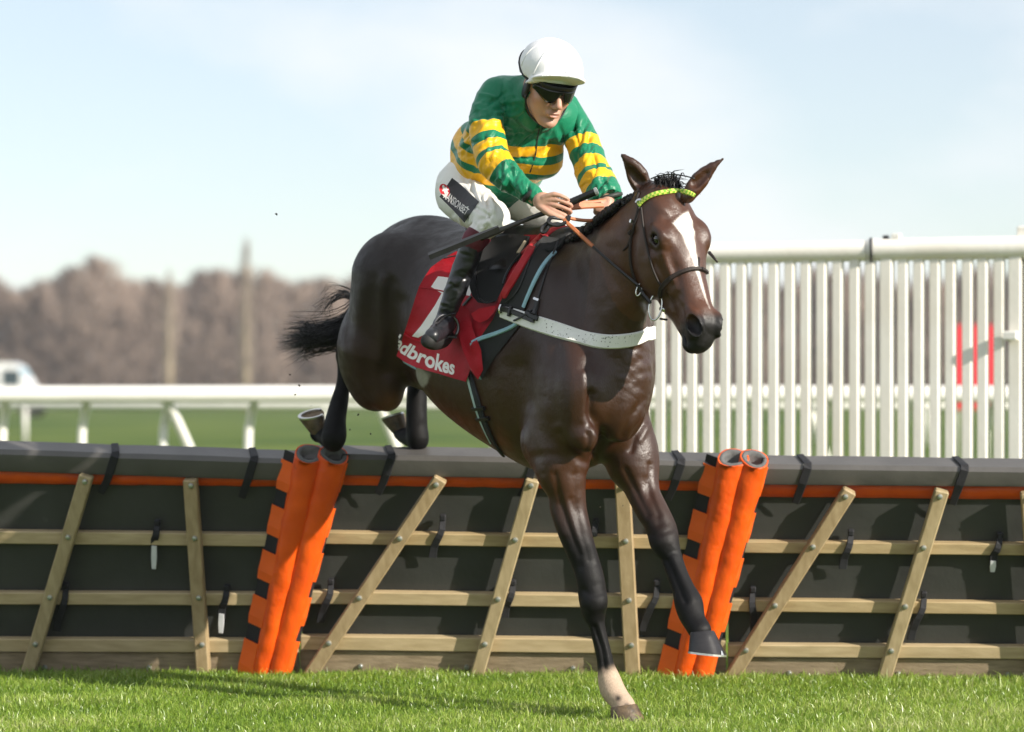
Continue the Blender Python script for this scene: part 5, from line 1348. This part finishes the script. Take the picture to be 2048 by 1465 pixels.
# ================================================================== TACK
from mathutils.geometry import delaunay_2d_cdt
def text_polys(txt, bold=.012, shear=0.0):
    """outline text as triangulated 2D mesh, x 0..1, y 0..1 of its own box"""
    cu = bpy.data.curves.new('lettering', 'FONT'); cu.body = txt; cu.size = 1.0; cu.offset = bold; cu.shear = shear; cu.resolution_u = 4
    ob = bpy.data.objects.new('lettering', cu); COL.objects.link(ob)
    dg = bpy.context.evaluated_depsgraph_get(); me = bpy.data.meshes.new_from_object(ob.evaluated_get(dg))
    bpy.data.objects.remove(ob); bm = bmesh.new(); bm.from_mesh(me); bpy.data.meshes.remove(me)
    bmesh.ops.triangulate(bm, faces=bm.faces[:])
    for _ in range(2):
        lg = [e for e in bm.edges if e.calc_length() > .16]
        if lg: bmesh.ops.subdivide_edges(bm, edges=lg, cuts=1); bmesh.ops.triangulate(bm, faces=[f for f in bm.faces if len(f.verts) > 3])
    v = np.array([x.co[:2] for x in bm.verts]); bm.verts.index_update(); f = [[x.index for x in q.verts] for q in bm.faces]; bm.free()
    v = (v - v.min(0)) / (v.max(0) - v.min(0)); return v, f
def quad_map(uv, q):
    """q: corners at (0,0),(1,0),(1,1),(0,1) of the text box"""
    q = np.array(q, float); u, w = uv[:, :1], uv[:, 1:]
    return q[0] * (1 - u) * (1 - w) + q[1] * u * (1 - w) + q[2] * u * w + q[3] * (1 - u) * w
def fill_poly(poly, step, smooth=True):
    poly = np.array(poly, float)
    if smooth:
        out_ = []
        for a, b in zip(poly, np.roll(poly, -1, 0)):
            n = max(1, int(np.linalg.norm(b - a) / step)); out_ += [a + (b - a) * i / n for i in range(n)]
        poly = np.array(out_)
    x0, y0 = poly.min(0); x1, y1 = poly.max(0)
    g = np.array([(x + (step / 2 if j % 2 else 0), y) for j, y in enumerate(np.arange(y0 + step / 2, y1, step * .87)) for x in np.arange(x0 + step / 2, x1, step)])
    def inside(p):
        c = np.zeros(len(p), bool); dm = np.full(len(p), 1e9)
        for a, b in zip(poly, np.roll(poly, -1, 0)):
            cond = (a[1] > p[:, 1]) != (b[1] > p[:, 1])
            xx = (b[0] - a[0]) * (p[:, 1] - a[1]) / (b[1] - a[1] + 1e-12) + a[0]
            c ^= cond & (p[:, 0] < xx)
            t = np.clip(((p - a) @ (b - a)) / max((b - a) @ (b - a), 1e-9), 0, 1); dm = np.minimum(dm, np.linalg.norm(p - a - t[:, None] * (b - a), axis=1))
        return c & (dm > step * .4)
    if len(g): g = g[inside(g)]
    n = len(poly); pts = [Vector(p) for p in poly] + [Vector(p) for p in g]
    r = delaunay_2d_cdt(pts, [(i, (i + 1) % n) for i in range(n)], [list(range(n))], 1, 1e-4)
    return np.array([tuple(v) for v in r[0]]), [list(f) for f in r[2]]
def hits(pts, trees):
    d = np.full(len(pts), np.nan)
    for i, (x, y) in enumerate(pts):
        h, _ = cast_on(trees, x, y)
        if h is not None: d[i] = h[1]
    return d
def drape(name, poly, trees, off, m, parent, step=7, thick=.004, relax=40, wr=.0, seed=1, pull=None, rip=None):
    """cloth cut to the outline, laid over what lies beneath it and pulled taut; returns object and its tree"""
    pts, fcs = fill_poly(poly, step); d = hits(pts, trees); ok = ~np.isnan(d)
    nb = [set() for _ in pts]
    for f in fcs:
        for a, b in zip(f, f[1:] + f[:1]): nb[a].add(b); nb[b].add(a)
    for i in np.where(~ok)[0]: j = np.where(ok)[0][np.argmin(((pts[ok] - pts[i]) ** 2).sum(1))]; d[i] = d[j]
    lim = np.where(ok, d - off, 99); d = d - off
    e = np.array([(i, j) for i in range(len(pts)) for j in nb[i]]); deg = np.maximum(np.bincount(e[:, 0], minlength=len(pts)), 1)
    for _ in range(relax):
        av = np.bincount(e[:, 0], d[e[:, 1]], len(pts)) / deg; d = np.minimum(lim, av)
    if wr > 0: d = d - wr * (vnoise(np.c_[pts * .03, 0 * pts[:, :1]], 1.6, seed, 2) * .5 + .5)
    if rip is not None: d = d + rip(pts)
    V = np.array([P(x, y, q) for (x, y), q in zip(pts, d)]); n = len(V)
    dirv = V - np.array([0, 0, CH]); dirv /= np.linalg.norm(dirv, axis=1)[:, None]
    V2 = np.vstack([V, V + dirv * thick]); F2 = [f for f in fcs] + [[n + i for i in f[::-1]] for f in fcs]
    cnt = {}
    for f in fcs:
        for a, b in zip(f, f[1:] + f[:1]): cnt[(a, b)] = 1
    for (a, b) in list(cnt):
        if (b, a) not in cnt: F2.append([b, a, n + a, n + b])
    o = mesh_np(name, V2, F2, m, parent, True); o.data.set_sharp_from_angle(angle=math.radians(60))
    # faces must look at the camera
    return o, BVHTree.FromPolygons([tuple(v) for v in V], fcs)
def print_on(name, pts, fcs, trees, off, m, parent):
    d = hits(pts, trees); ok = ~np.isnan(d)
    for i in np.where(~ok)[0]: j = np.where(ok)[0][np.argmin(((pts[ok] - pts[i]) ** 2).sum(1))]; d[i] = d[j]
    return mesh_np(name, [P(x, y, q - off) for (x, y), q in zip(pts, d)], fcs, m, parent, True)
def strap_px(name, path, trees, w, th, m, parent, n=24, off=.002, extra=None, smooth_d=2):
    """strap lying on the surfaces along a photo path; w in photo pixels"""
    pp = spline(np.array(path, float), n); pts, nr = [], []
    for x, y in pp:
        h, nn = cast_on(trees, x, y)
        if h is None: continue
        pts.append(h); nr.append(nn)
    pts = np.array(pts); nr = np.array(nr); n = len(pts)
    for _ in range(smooth_d):
        nr[1:-1] = (nr[:-2] + 2 * nr[1:-1] + nr[2:]) / 4; pts[1:-1] = (pts[:-2] + 2 * pts[1:-1] + pts[2:]) / 4
    nr /= np.linalg.norm(nr, axis=1)[:, None]; pts = pts + nr * off
    ws = np.array(w if hasattr(w, '__len__') else [w, w], float); ws = np.interp(np.linspace(0, 1, n), np.linspace(0, 1, len(ws)), ws) * pts[:, 1] / F
    if extra is not None:
        pts = np.vstack([pts, [e[0] for e in extra]]); nr = np.vstack([nr, [e[1] for e in extra]]); ws = np.r_[ws, [ws[-1]] * len(extra)]
    return MB().ribbon(list(pts), nr, list(ws), th).build(name, m, parent, False), pts

red_m = mat('red_cloth', (.42, .004, .015), .62, .12, 14, .4, 26, dist=.010, spec=.3, col2=(.32, .003, .010))
red_d = mat('red_trim', (.42, .010, .02), .6, .1, 20, .2, 60, dist=.004)
blk_c = mat('black_pad', (.0095, .010, .011), .7, .2, 25, .3, 160, dist=.003)
blue_p = mat('pale_blue_piping', (.27, .46, .55), .55, .08, 30, .2, 90, dist=.003)
leath = mat('black_leather', (.009, .0085, .009), .38, .25, 30, .25, 160, dist=.002)
leath_m = mat('matt_black_leather', (.0045, .0045, .005), .8, .25, 30, .2, 160, dist=.002)
brown_l = mat('brown_leather', (.018, .010, .0075), .7, .25, 40, .25, 160, dist=.002)
tan_l = mat('orange_tan_rubber', (.46, .145, .05), .5, .15, 40, .3, 300, dist=.002)
white_g = mat('white_web', (.74, .74, .70), .55, .06, 10, .15, 150, dist=.002)
white_t = mat('white_print', (.80, .76, .74), .6, .05, 20)
chrome = mat('bit_steel', (.65, .65, .64), .18, .05, 40, metal=1.0)
mud = mat('mud', (.02, .014, .008), .8)
HT = [HB]

# ---- number cloth (red) with its lettering
nc = thing('number_cloth', (-.1, 9.8, 1.4), 'red number cloth with white 7 and lettering under the saddle', 'cloth')
R1 = [(912, 503), (884, 519), (862, 535), (848, 556), (838, 574), (830, 598), (823, 621), (816, 643), (809, 664), (801, 690), (793, 712), (808, 724), (831, 735), (855, 742), (878, 748), (906, 757), (932, 764), (940, 740), (956, 760), (962, 735), (962, 700), (985, 640), (1003, 600), (1034, 540), (1067, 490), (1090, 470), (1050, 470), (1000, 480), (950, 506)]
ripple = lambda p: -.010 * np.exp(-((p[:, 1] - 668) / 10) ** 2) * (p[:, 0] < 880) - .004 * np.sin(p[:, 0] * .09 + p[:, 1] * .03) + np.where(p[:, 1] > 690, -.00035 * (p[:, 1] - 690), 0)
nco, NCT = drape('cloth', R1, HT, .008, red_m, nc, 6, .004, 60, .004, 4, rip=ripple)
L1T = [HB, NCT]
for nm, poly in (('numeral', [(876, 553), (893, 555), (930, 561), (948, 566), (940, 592), (912, 588), (900, 605), (884, 632), (868, 652), (852, 668), (836, 676), (824, 673), (842, 652), (859, 627), (870, 611), (883, 587), (862, 574)]),):
    pt, fc = fill_poly(poly, 6); print_on(nm, pt, fc, [NCT], .0012, white_t, nco)
tv, tf = text_polys('ladbrokes', .03)
# the letter row curves along the hem
def hem_map(uv):
    lo = spline(np.array([(786, 694), (800, 706), (828, 722), (860, 737), (885, 745), (908, 751)], float), 60); hi = spline(np.array([(800, 668), (816, 684), (840, 697), (866, 704), (890, 713), (911, 722)], float), 60)
    i = np.clip(uv[:, 0] * 59, 0, 58.999); k = i.astype(int); t = (i - k)[:, None]
    a = lo[k] * (1 - t) + lo[k + 1] * t; b = hi[k] * (1 - t) + hi[k + 1] * t
    return a * (1 - uv[:, 1:]) + b * uv[:, 1:]
tp_ = hem_map(tv); keep = tp_[:, 0] > 795.5
tf = [f for f in tf if all(keep[i] for i in f)]
print_on('lettering', tp_, tf, [NCT], .0014, white_t, nco)
strap_px('seam', [(838, 575), (862, 578), (890, 584), (915, 590)], [NCT], 3, .003, red_m, nco, 16, .0)
strap_px('seam', [(808, 668), (830, 680), (850, 686)], [NCT], 4, .005, red_m, nco, 16, .0)
strap_px('piping', [(806, 724), (830, 737), (858, 745), (880, 750)], L1T, 8, .004, blue_p, nco, 16, -.004)
# ---- black saddle pad with pale blue piping
sp_ = thing('saddle_pad', (0, 9.7, 1.4), 'black saddle pad with pale blue piping on the horse', 'pad')
B1 = [(1088, 472), (1122, 478), (1116, 496), (1100, 520), (1076, 560), (1055, 600), (1046, 628), (1040, 648), (1018, 662), (988, 673), (965, 680), (943, 685), (946, 705), (954, 735), (963, 759), (976, 740), (990, 712), (978, 690), (985, 640), (1003, 600), (1034, 540), (1066, 492)]
B1 = [(1088, 472), (1122, 478), (1116, 496), (1100, 520), (1076, 560), (1055, 600), (1046, 628), (1040, 650), (1012, 686), (990, 714), (963, 759), (953, 733), (945, 705), (942, 686), (960, 676), (978, 650), (985, 640), (1003, 600), (1034, 540), (1066, 492)]
spo, SPT = drape('pad', B1, L1T, .008, blk_c, sp_, 6, .006, 50, .003, 8)
L2T = [HB, NCT, SPT]
strap_px('piping', [(1110, 504), (1088, 528), (1070, 560), (1056, 592), (1047, 615)], L2T, 9, .005, blue_p, spo, 18, .001)
strap_px('piping', [(1036, 645), (1020, 656), (990, 668), (962, 677), (944, 686)], L2T, 9, .005, blue_p, spo, 18, .001)
strap_px('piping', [(944, 686), (947, 705), (953, 732), (962, 757)], L2T, 9, .005, blue_p, spo, 16, .001)
strap_px('pad_seam', [(1080, 482), (1062, 515), (1050, 550), (1034, 585), (1012, 606)], L2T, 4, .004, leath, spo, 18, .001)
# folded corners of the number cloth below the saddle
for nm, poly, of in (('fold', [(909, 610), (928, 612), (938, 622), (942, 640), (946, 660), (962, 700), (966, 740), (957, 758), (940, 735), (925, 700), (912, 650)], .016),
                     ('fold', [(942, 628), (958, 618), (976, 614), (992, 612), (988, 626), (975, 640), (960, 646), (948, 640)], .022),
                     ):
    drape(nm, poly, L2T, of, red_m, nco, 6, .004, 25, .012, 14 + int(of * 1000))
# ---- saddle
sd = thing('saddle', (-.05, 9.8, 1.7), 'small black racing saddle with a wide flap on the horse', 'saddle')
S1 = [(948, 524), (953, 508), (964, 492), (978, 481), (995, 474), (1015, 470), (1036, 469), (1060, 473), (1056, 492), (1040, 516), (1020, 534), (1012, 555), (1004, 580), (992, 603), (974, 608), (956, 606), (944, 592), (939, 575), (938, 552), (942, 536)]
flare = lambda p: -.030 * np.exp(-((p[:, 0] - 955) / 30) ** 2) * sstep(p[:, 1], 470, 520)
sdo, SDT = drape('flap', S1, L2T, .020, leath_m, sd, 6, .010, 60, 0, 2, rip=flare)
L3T = L2T + [SDT]
strap_px('flap_edge', [(1058, 474), (1048, 500), (1024, 530), (1012, 552), (1004, 580), (993, 602)], [SDT], 5, .005, leath, sdo, 22, .001)
strap_px('flap_edge', [(993, 602), (972, 607), (955, 605), (941, 584), (938, 552), (944, 530), (955, 506), (972, 487)], [SDT], 3.5, .004, leath, sdo, 30, .001)
strap_px('girth_point', [(1052, 484), (1044, 497), (1037, 508)], L3T, 9, .004, mat('worn_web', (.5, .42, .30), .6), sd, 8, .003)
# pommel, seat and red sleeve of the pad in front of the saddle
sf = Field((-.30, 9.4, 1.6), (.40, 10.4, 1.92), .006)
chain(sf, [(*H(-.50, 0, 1.775), .06, 1), (*H(-.35, 0, 1.735), .055, 1), (*H(-.12, 0, 1.725), .05, 1), (*H(-.02, 0, 1.735), .045, 1)], .02)
for sg in (1, -1): sf.add(rcone(H(-.10, .04 * sg, 1.72), H(-.10, .20 * sg, 1.60), .04, .03, HU, 2.2), .03)
seat_o, _ = cloth('seat', sf, leath, sd, None, .0, 20, 1)
arch = []
for t in np.linspace(-1, 1, 25):
    a = t * 1.45; arch.append((H(.03, .19 * math.sin(a), 1.0), a))
def over(s, t_list, off):
    pts, nr = [], []
    for t in t_list:
        org = H(s, t * 1.0, 0) + UP * 2.6; dirn = -UP
        h = HB.ray_cast(Vector(tuple(org)), Vector((0, 0, -1)))
        if h[0] is None: continue
        n = np.array(h[1]); n = n if n[2] > 0 else -n; pts.append(np.array(h[0]) + n * off); nr.append(n)
    return np.array(pts), np.array(nr)
pts, nr = over(.02, np.linspace(-.16, .16, 22), .012)
for _ in range(4): pts[1:-1] = (pts[:-2] + 2 * pts[1:-1] + pts[2:]) / 4
MB().ribbon(list(pts), nr, .055, .014).build('pad_roll', red_d, sp_, True)
pts, nr = over(.09, np.linspace(-.15, .15, 20), .006)
MB().ribbon(list(pts), nr, .09, .012).build('pad_front', blk_c, sp_, True)
strap_px('red_edge', [(1092, 472), (1074, 484), (1056, 508), (1036, 542), (1018, 572), (1002, 602)], L3T, 17, .007, red_d, sp_, 26, .003)
strap_px('lead_strap', [(1116, 484), (1104, 512), (1092, 545), (1082, 580), (1074, 608)], L3T, 5, .004, leath, sp_, 20, .003)
# girth
gi = thing('girth', (.0, 9.7, 1.1), 'dark girth strap with pale blue stripes under the belly', 'strap')
strap_px('web', [(940, 752), (952, 790), (964, 830), (982, 872), (1004, 905), (1028, 925)], HT, [18, 20, 22, 22, 16, 10], .006, mat('navy_web', (.008, .010, .016), .6), gi, 26, .004)
strap_px('stripe', [(938, 752), (948, 790), (957, 822), (968, 850), (985, 885)], HT, [10, 9, 8, 6, 3], .008, mat('pale_green_stripe', (.36, .48, .47), .6), gi, 20, .004)
for yy in (818, 838): strap_px('keeper', [(948 + (yy - 818) * .45, yy), (972 + (yy - 818) * .45, yy - 2)], HT, 9, .010, leath, gi, 6, .004)
# stirrup leather and iron
st = thing('stirrup', (-.25, 9.7, 1.35), 'steel stirrup iron on a black leather at the visible boot', 'stirrup')
L4T = L3T + [BTT]
strap_px('leather', [(944, 594), (930, 610), (922, 622), (914, 640)], L3T, 7, .004, leath, st, 10, .004)
ic = P(892, 672, ankd - .02)
loop = [ic + np.array([.044 * math.sin(t), .02 * math.sin(t), .030 + .046 * math.cos(t)]) for t in np.linspace(-2.3, 2.3, 20)]
MB().tube(loop, .006, 8).build('iron', mat('dark_steel', (.12, .12, .125), .3, metal=.9), st, True)
MB().beam(loop[0] - UP * .004, loop[-1] - UP * .004, UP, .035, .010, .003).build('tread', leath, st)
strap_px('boot_strap', [(910, 626), (896, 630), (884, 640), (872, 652)], [BTT], 4, .003, leath, st, 10, .002)
# whip strap thong near the boot top
# ---- breast girth (white)
bg_ = thing('breast_girth', (.25, 9.4, 1.3), 'white webbing breast girth round the horse\'s chest', 'strap')
ex = []
cst = H(.12, 0, 1.37); e0_, _ = cast_on(HT, 1290, 670); dv = e0_ - cst; a0_ = math.atan2(-np.dot(dv, HV), np.dot(dv, HU))
for k_ in range(1, 9):
    a = a0_ + k_ * .2; dr = HU * math.cos(a) - HV * math.sin(a); zz = e0_[2] + .004 * k_
    c_ = np.array([cst[0], cst[1], zz]); h = HB.ray_cast(Vector(tuple(c_ + dr * .9)), Vector(tuple(-dr)))
    if h[0] is not None: ex.append((np.array(h[0]) + dr * .004, dr))
bgo, bgp = strap_px('webbing', [(1003, 624), (1030, 632), (1060, 643), (1100, 656), (1140, 669), (1180, 680), (1215, 684), (1250, 682), (1276, 676), (1292, 668)], [HB, SPT, NCT], [24, 29, 31, 32, 32, 30, 29, 29, 29, 28], .007, white_g, bg_, 44, .004, ex, 4)
LB = L2T + [BVHTree.FromPolygons([tuple(v.co) for v in bgo.data.vertices], [tuple(p.vertices) for p in bgo.data.polygons])]
strap_px('buckle_strap', [(1004, 618), (1020, 622), (1045, 632), (1064, 640)], LB, 11, .005, leath, bg_, 14, .002)
strap_px('buckle', [(1003, 613), (1001, 620), (1003, 627)], LB, 6, .008, chrome, bg_, 6, .003)
strap_px('keeper', [(1024, 617), (1020, 633)], LB, 8, .010, leath, bg_, 6, .003)
strap_px('hanger', [(1076, 600), (1072, 620), (1066, 646)], LB, 11, .007, leath, bg_, 10, .004)
strap_px('hanger_end', [(1054, 628), (1078, 638)], LB, 12, .009, leath, bg_, 6, .004)
strap_px('keeper', [(1070, 598), (1080, 602)], LB, 8, .009, chrome, bg_, 5, .004)
strap_px('tie', [(1072, 618), (1050, 632), (1030, 642)], LB, 4, .006, leath, bg_, 10, .004)
v_, f_ = [], []
rm = np.random.default_rng(5)
for i in range(70):
    x = rm.uniform(1090, 1290); yc = np.interp(x, [1060, 1140, 1215, 1290], [643, 669, 684, 669]); h, n = cast_on(LB[-1:], x, yc + rm.uniform(-11, 11))
    if h is None: continue
    r = rm.uniform(.0008, .0022); u = nz(np.cross(n, UP)); w = np.cross(n, u); b = len(v_)
    for k in range(6): v_.append(h + n * .0012 + (u * math.cos(k * 1.047) + w * math.sin(k * 1.047) * rm.uniform(.7, 1.3)) * r)
    f_.append(tuple(range(b, b + 6)))
mo = mesh_np('mud_flecks', v_, f_, mud, bg_, False); mo['kind'] = 'stuff'

# ---- bridle
br = thing('bridle', tuple(K(.1, 0, 0)), 'dark leather bridle with yellow and green browband on the horse\'s head', 'bridle')
bro, brp = strap_px('browband', [(1279, 412), (1288, 402), (1303, 393), (1322, 387), (1345, 384), (1366, 384), (1380, 387), (1389, 391)], HT, [11, 11, 11, 11, 11, 11, 10, 8], .006, None, br, 34, .004)
bm_ = bpy.data.materials.new('checked_browband'); bm_.use_nodes = True; t = bm_.node_tree
at = t.nodes.new('ShaderNodeAttribute'); at.attribute_name = 'check'; rr_ = t.nodes.new('ShaderNodeValToRGB'); rr_.color_ramp.interpolation = 'CONSTANT'
rr_.color_ramp.elements[0].color = (.60, .62, .12, 1); rr_.color_ramp.elements[1].position = .5; rr_.color_ramp.elements[1].color = (.18, .40, .03, 1)
t.links.new(at.outputs['Fac'], rr_.inputs['Fac']); t.links.new(rr_.outputs['Color'], t.nodes['Principled BSDF'].inputs['Base Color']); t.nodes['Principled BSDF'].inputs['Roughness'].default_value = .45
bro.data.materials.append(bm_)
a_ = bro.data.attributes.new('check', 'FLOAT', 'FACE'); a_.data.foreach_set('value', [float(((i // 4) % 2) ^ (1 if (i % 4) == 0 else 0)) for i in range(len(bro.data.polygons))])
BT_ = HT
strap_px('crown_strap', [(1280, 415), (1274, 400), (1280, 385)], BT_, 8, .005, brown_l, br, 8, .002)
strap_px('cheekpiece', [(1279, 414), (1270, 450), (1262, 480), (1261, 515), (1267, 550), (1280, 582), (1299, 604)], BT_, 6.5, .005, brown_l, br, 30, .002)
strap_px('noseband_strap', [(1283, 416), (1287, 450), (1294, 490), (1304, 530), (1316, 560), (1324, 572)], BT_, 5, .004, brown_l, br, 26, .002)
strap_px('throat_lash', [(1262, 476), (1256, 492), (1247, 501)], BT_, 4, .004, brown_l, br, 8, .003)
ex = []
nbo, nbp = strap_px('noseband', [(1320, 592), (1322, 578), (1332, 565), (1350, 551), (1374, 541), (1394, 538), (1408, 543), (1415, 555), (1417, 572)], BT_, [9, 10, 10, 10, 10, 10, 9, 9, 8], .009, brown_l, br, 34, .003)
strap_px('buckle', [(1276, 408), (1279, 402), (1286, 402)], BT_, 7, .008, chrome, br, 6, .004)
strap_px('buckle', [(1264, 446), (1266, 440)], BT_, 7, .008, chrome, br, 5, .003)
strap_px('keeper', [(1258, 468), (1264, 462)], BT_, 8, .008, brown_l, br, 5, .003)
def cast_near(px, py):
    for r in range(0, 40, 3):
        for a in np.linspace(0, 6.28, 9):
            h, n = cast_on(HT, px + r * math.cos(a), py + r * math.sin(a))
            if h is not None: return h, n
bc, bn = cast_near(1316, 606)
bitc = P(1311, 614, bc[1] - .022)
ring = [bitc + np.array([.0215 * math.cos(t) + .006 * math.sin(t), -.004 * math.cos(t), .046 * math.sin(t)]) for t in np.linspace(0, 6.2832, 34)]
MB().tube(ring, .0034, 8, False).build('bit_ring', chrome, br, True)
b0 = P(1322, 617, bc[1] - .02); b1 = P(1342, 627, bc[1] + .01)
MB().tube([b0, (b0 + b1) / 2, b1], [.009, .0085, .006], 9).build('bit_mouthpiece', chrome, br, True)
p0 = P(1320, 638, bc[1] - .012); p1 = P(1334, 640, bc[1]); MB().tube([p0, p1], .004, 6).build('curb_end', brown_l, br, True)
rc = P(1278, 580, cast_near(1278, 580)[0][1] - .016)
MB().tube([rc + np.array([.007 * math.cos(t) + .008 * math.sin(t), -.003, .020 * math.sin(t) - .006 * math.cos(t)]) for t in np.linspace(0, 6.2832, 24)], .0026, 7, False).build('rein_ring', chrome, br, True)
# thin mane cord over the poll, off-side cheek end
pe = P(1425, 512, 9.17); MB().tube([P(1418, 505, 9.13), P(1427, 515, 9.11), P(1435, 525, 9.10)], [.006, .005, .003], 6).build('strap_end', brown_l, br, True)
MB().tube(spline([P(1302, 358, 9.22), P(1318, 352, 9.19), P(1345, 349, 9.17), P(1372, 353, 9.15), P(1390, 358, 9.14)], 14), .0025, 6).build('ear_cord', leath, br, True)

# ---- reins
rn = thing('reins', (.25, 9.35, 1.7), 'orange grip reins running from the jockey\'s hands to the bit', 'reins')
hand = P(1128, 440, 9.375); bit = rc + np.array([-.004, -.004, .016])
pl = spline([hand, hand + (bit - hand) * .38 - UP * .004, hand + (bit - hand) * .7 - UP * .004, bit], 24)
for i, p in enumerate(pl):
    x, y = CX + p[0] / p[1] * F, HY - (p[2] - CH) / p[1] * F; h, n = cast_on(HT, x, y)
    if h is not None and p[1] > h[1] - .010: pl[i] = P(x, y, h[1] - .010)
nrm = np.array([-.2, -.95, .25])
MB().ribbon(list(pl[:9]), nrm, .0145, .006).build('grip', tan_l, rn); MB().ribbon(list(pl[8:]), nrm, .0095, .005).build('strap', leath, rn)
pl2 = spline([bit, rc + np.array([.012, -.004, -.012]), P(1298, 602, bc[1] - .02), bitc + np.array([-.018, 0, .012])], 8); MB().ribbon(list(pl2), nrm, .012, .006).build('strap', leath, rn)
a, b = P(1134, 415, 9.415), P(1206, 411, 9.50); MB().ribbon(list(spline([a, (a + b) / 2 + UP * .002, b], 10)), np.array([-.1, -.97, .2]), [.026] * 4 + [.024] * 3 + [.02] * 3, .006).build('grip', tan_l, rn)
a, b = P(1130, 402, 9.42), P(1210, 402, 9.52); MB().ribbon(list(spline([a, (a + b) / 2 - UP * .006, b], 10)), np.array([-.1, -.4, .9]), .016, .006).build('grip', tan_l, rn)
a, b = P(1138, 437, 9.40), P(1192, 442, 9.48); MB().ribbon(list(spline([a, (a + b) / 2 - UP * .003, b], 10)), nrm, .0135, .006).build('grip', tan_l, rn)
lp = spline([P(1124, 438, 9.385), P(1102, 436, 9.37), P(1098, 446, 9.365), P(1115, 451, 9.365), P(1134, 444, 9.37), P(1138, 432, 9.38)], 18); MB().ribbon(list(lp), np.array([0, -.9, .4]), .015, .005).build('loop', leath, rn)
lp = spline([P(1102, 446, 9.375), P(1096, 456, 9.37), P(1090, 464, 9.37), P(1083, 464, 9.372), P(1086, 454, 9.375), P(1096, 446, 9.38)], 16); MB().ribbon(list(lp), np.array([.2, -.9, .3]), .013, .006).build('loop', leath, rn)

# ---- whip
wp = thing('riding_whip', tuple(P(1100, 420, 9.38)), 'black riding whip held in the jockey\'s right hand', 'whip')
w0, w1, w2, w3 = P(1191, 384, 9.385), P(1137, 407, 9.402), P(1060, 437, 9.425), P(860, 516, 9.46)
MB().tube(spline([w0, (w0 + w1) / 2, w1, P(1100, 422, 9.412)], 26), [.0125 + .0008 * (i % 2) for i in range(26)], 12).build('handle', leath, wp, True, 50)
MB().lathe(w0, w0 - w1, [(-.002, .010), (-.002, .0145), (.004, .015), (.008, .013), (.009, .002)], 14).build('end_cap', mat('pale_cap', (.62, .60, .56), .5), wp, True, 40)
MB().tube(spline([P(1104, 421, 9.412), w2, P(1000, 461, 9.435), P(960, 477, 9.44)], 14), [.010, .0095, .009, .0085, .008, .008, .0085, .009, .0095, .010, .0105, .011, .011, .0115], 10).build('shaft', leath, wp, True)
MB().ribbon(list(spline([P(1000, 460, 9.43), P(930, 488, 9.445), w3], 12)), np.array([.25, -.45, .86]), [.018, .022, .026, .028, .030, .032, .032, .034, .034, .034, .034, .034], .016).build('flap', leath, wp)
tl = spline([P(888, 517, leg_d(900, 518, 22) - .01), P(905, 513, leg_d(920, 518, 22) - .03), P(925, 512, leg_d(925, 515, 24) - .045), P(944, 514, leg_d(925, 515, 24) - .04)], 10); MB().tube(tl, .0028, 6).build('thong', leath, st, True)

# ---- patch and lettering on the breeches
pq = [(879, 394), (929, 446), (958, 404), (904, 356)]
patch, PT = drape('patch', [(904, 356), (922, 370), (940, 387), (958, 404), (944, 424), (929, 446), (905, 420), (879, 394), (892, 374)], [BRT], .003, mat('black_patch', (.010, .010, .012), .5, .2, 30, .3, 50, dist=.004), breeches, 6, .002, 60)
tv, tf = text_polys('MANSIONBET', .008)
print_on('lettering', quad_map(tv, [(886, 396), (931, 431), (939, 419), (893, 381)]), tf, [PT], .0012, white_t, patch)
cpt, cfc = fill_poly([(889 + 10 * math.cos(a) + 3 * math.sin(a), 381 + 13 * math.sin(a)) for a in np.linspace(0, 6.2832, 21)[:-1]], 4); print_on('emblem', cpt, cfc, [PT], .0008, mat('red_print', (.55, .01, .02), .6), patch)
for poly in ([(884, 372), (888, 370), (892, 384), (889, 388)], [(889, 372), (893, 374), (896, 386), (893, 388)], [(884, 379), (897, 378), (897, 381), (885, 383)], [(883, 388), (890, 390), (896, 396), (890, 396)]):
    pt, fc = fill_poly(poly, 5); print_on('emblem_mark', pt, fc, [PT], .0014, white_t, patch)
# small marks on the goggle frame
GT_ = BVHTree.FromPolygons([tuple(v.co) for v in gfr.data.vertices], [tuple(p.vertices) for p in gfr.data.polygons])
# zip placket on the jacket
strap_px('placket', [(1078, 258), (1074, 285), (1070, 315), (1060, 345)], [JT], 3, .002, cuff_m, jacket, 20, .0)

# ---- turf thrown up by the hooves
tv_, tf_ = [], []; rt = np.random.default_rng(3)
for (x, y, r) in [(553, 428, .006), (598, 772, .005), (716, 830, .006), (741, 868, .004), (590, 790, .004), (660, 805, .003), (690, 832, .003), (1242, 1230, .003), (1246, 1012, .003), (1200, 1015, .003), (700, 860, .004), (622, 812, .003), (580, 750, .003)]:
    c = P(x, y, 10.4 + rt.uniform(-.3, .3)); b = len(tv_)
    for k in range(6): tv_.append(c + nz(np.array([[1, 0, 0], [-1, 0, 0], [0, 1, 0], [0, -1, 0], [0, 0, 1], [0, 0, -1]][k]) + rt.normal(0, .25, 3)) * r * rt.uniform(.6, 1.5))
    for q_ in ((0, 2, 4), (2, 1, 4), (1, 3, 4), (3, 0, 4), (2, 0, 5), (1, 2, 5), (3, 1, 5), (0, 3, 5)): tf_.append(tuple(b + i for i in q_))
ft = mesh_np('flying_turf', tv_, tf_, mud, None, False); set_props(ft, 'specks of turf flying in the air around the hooves', 'turf', None, 'stuff')
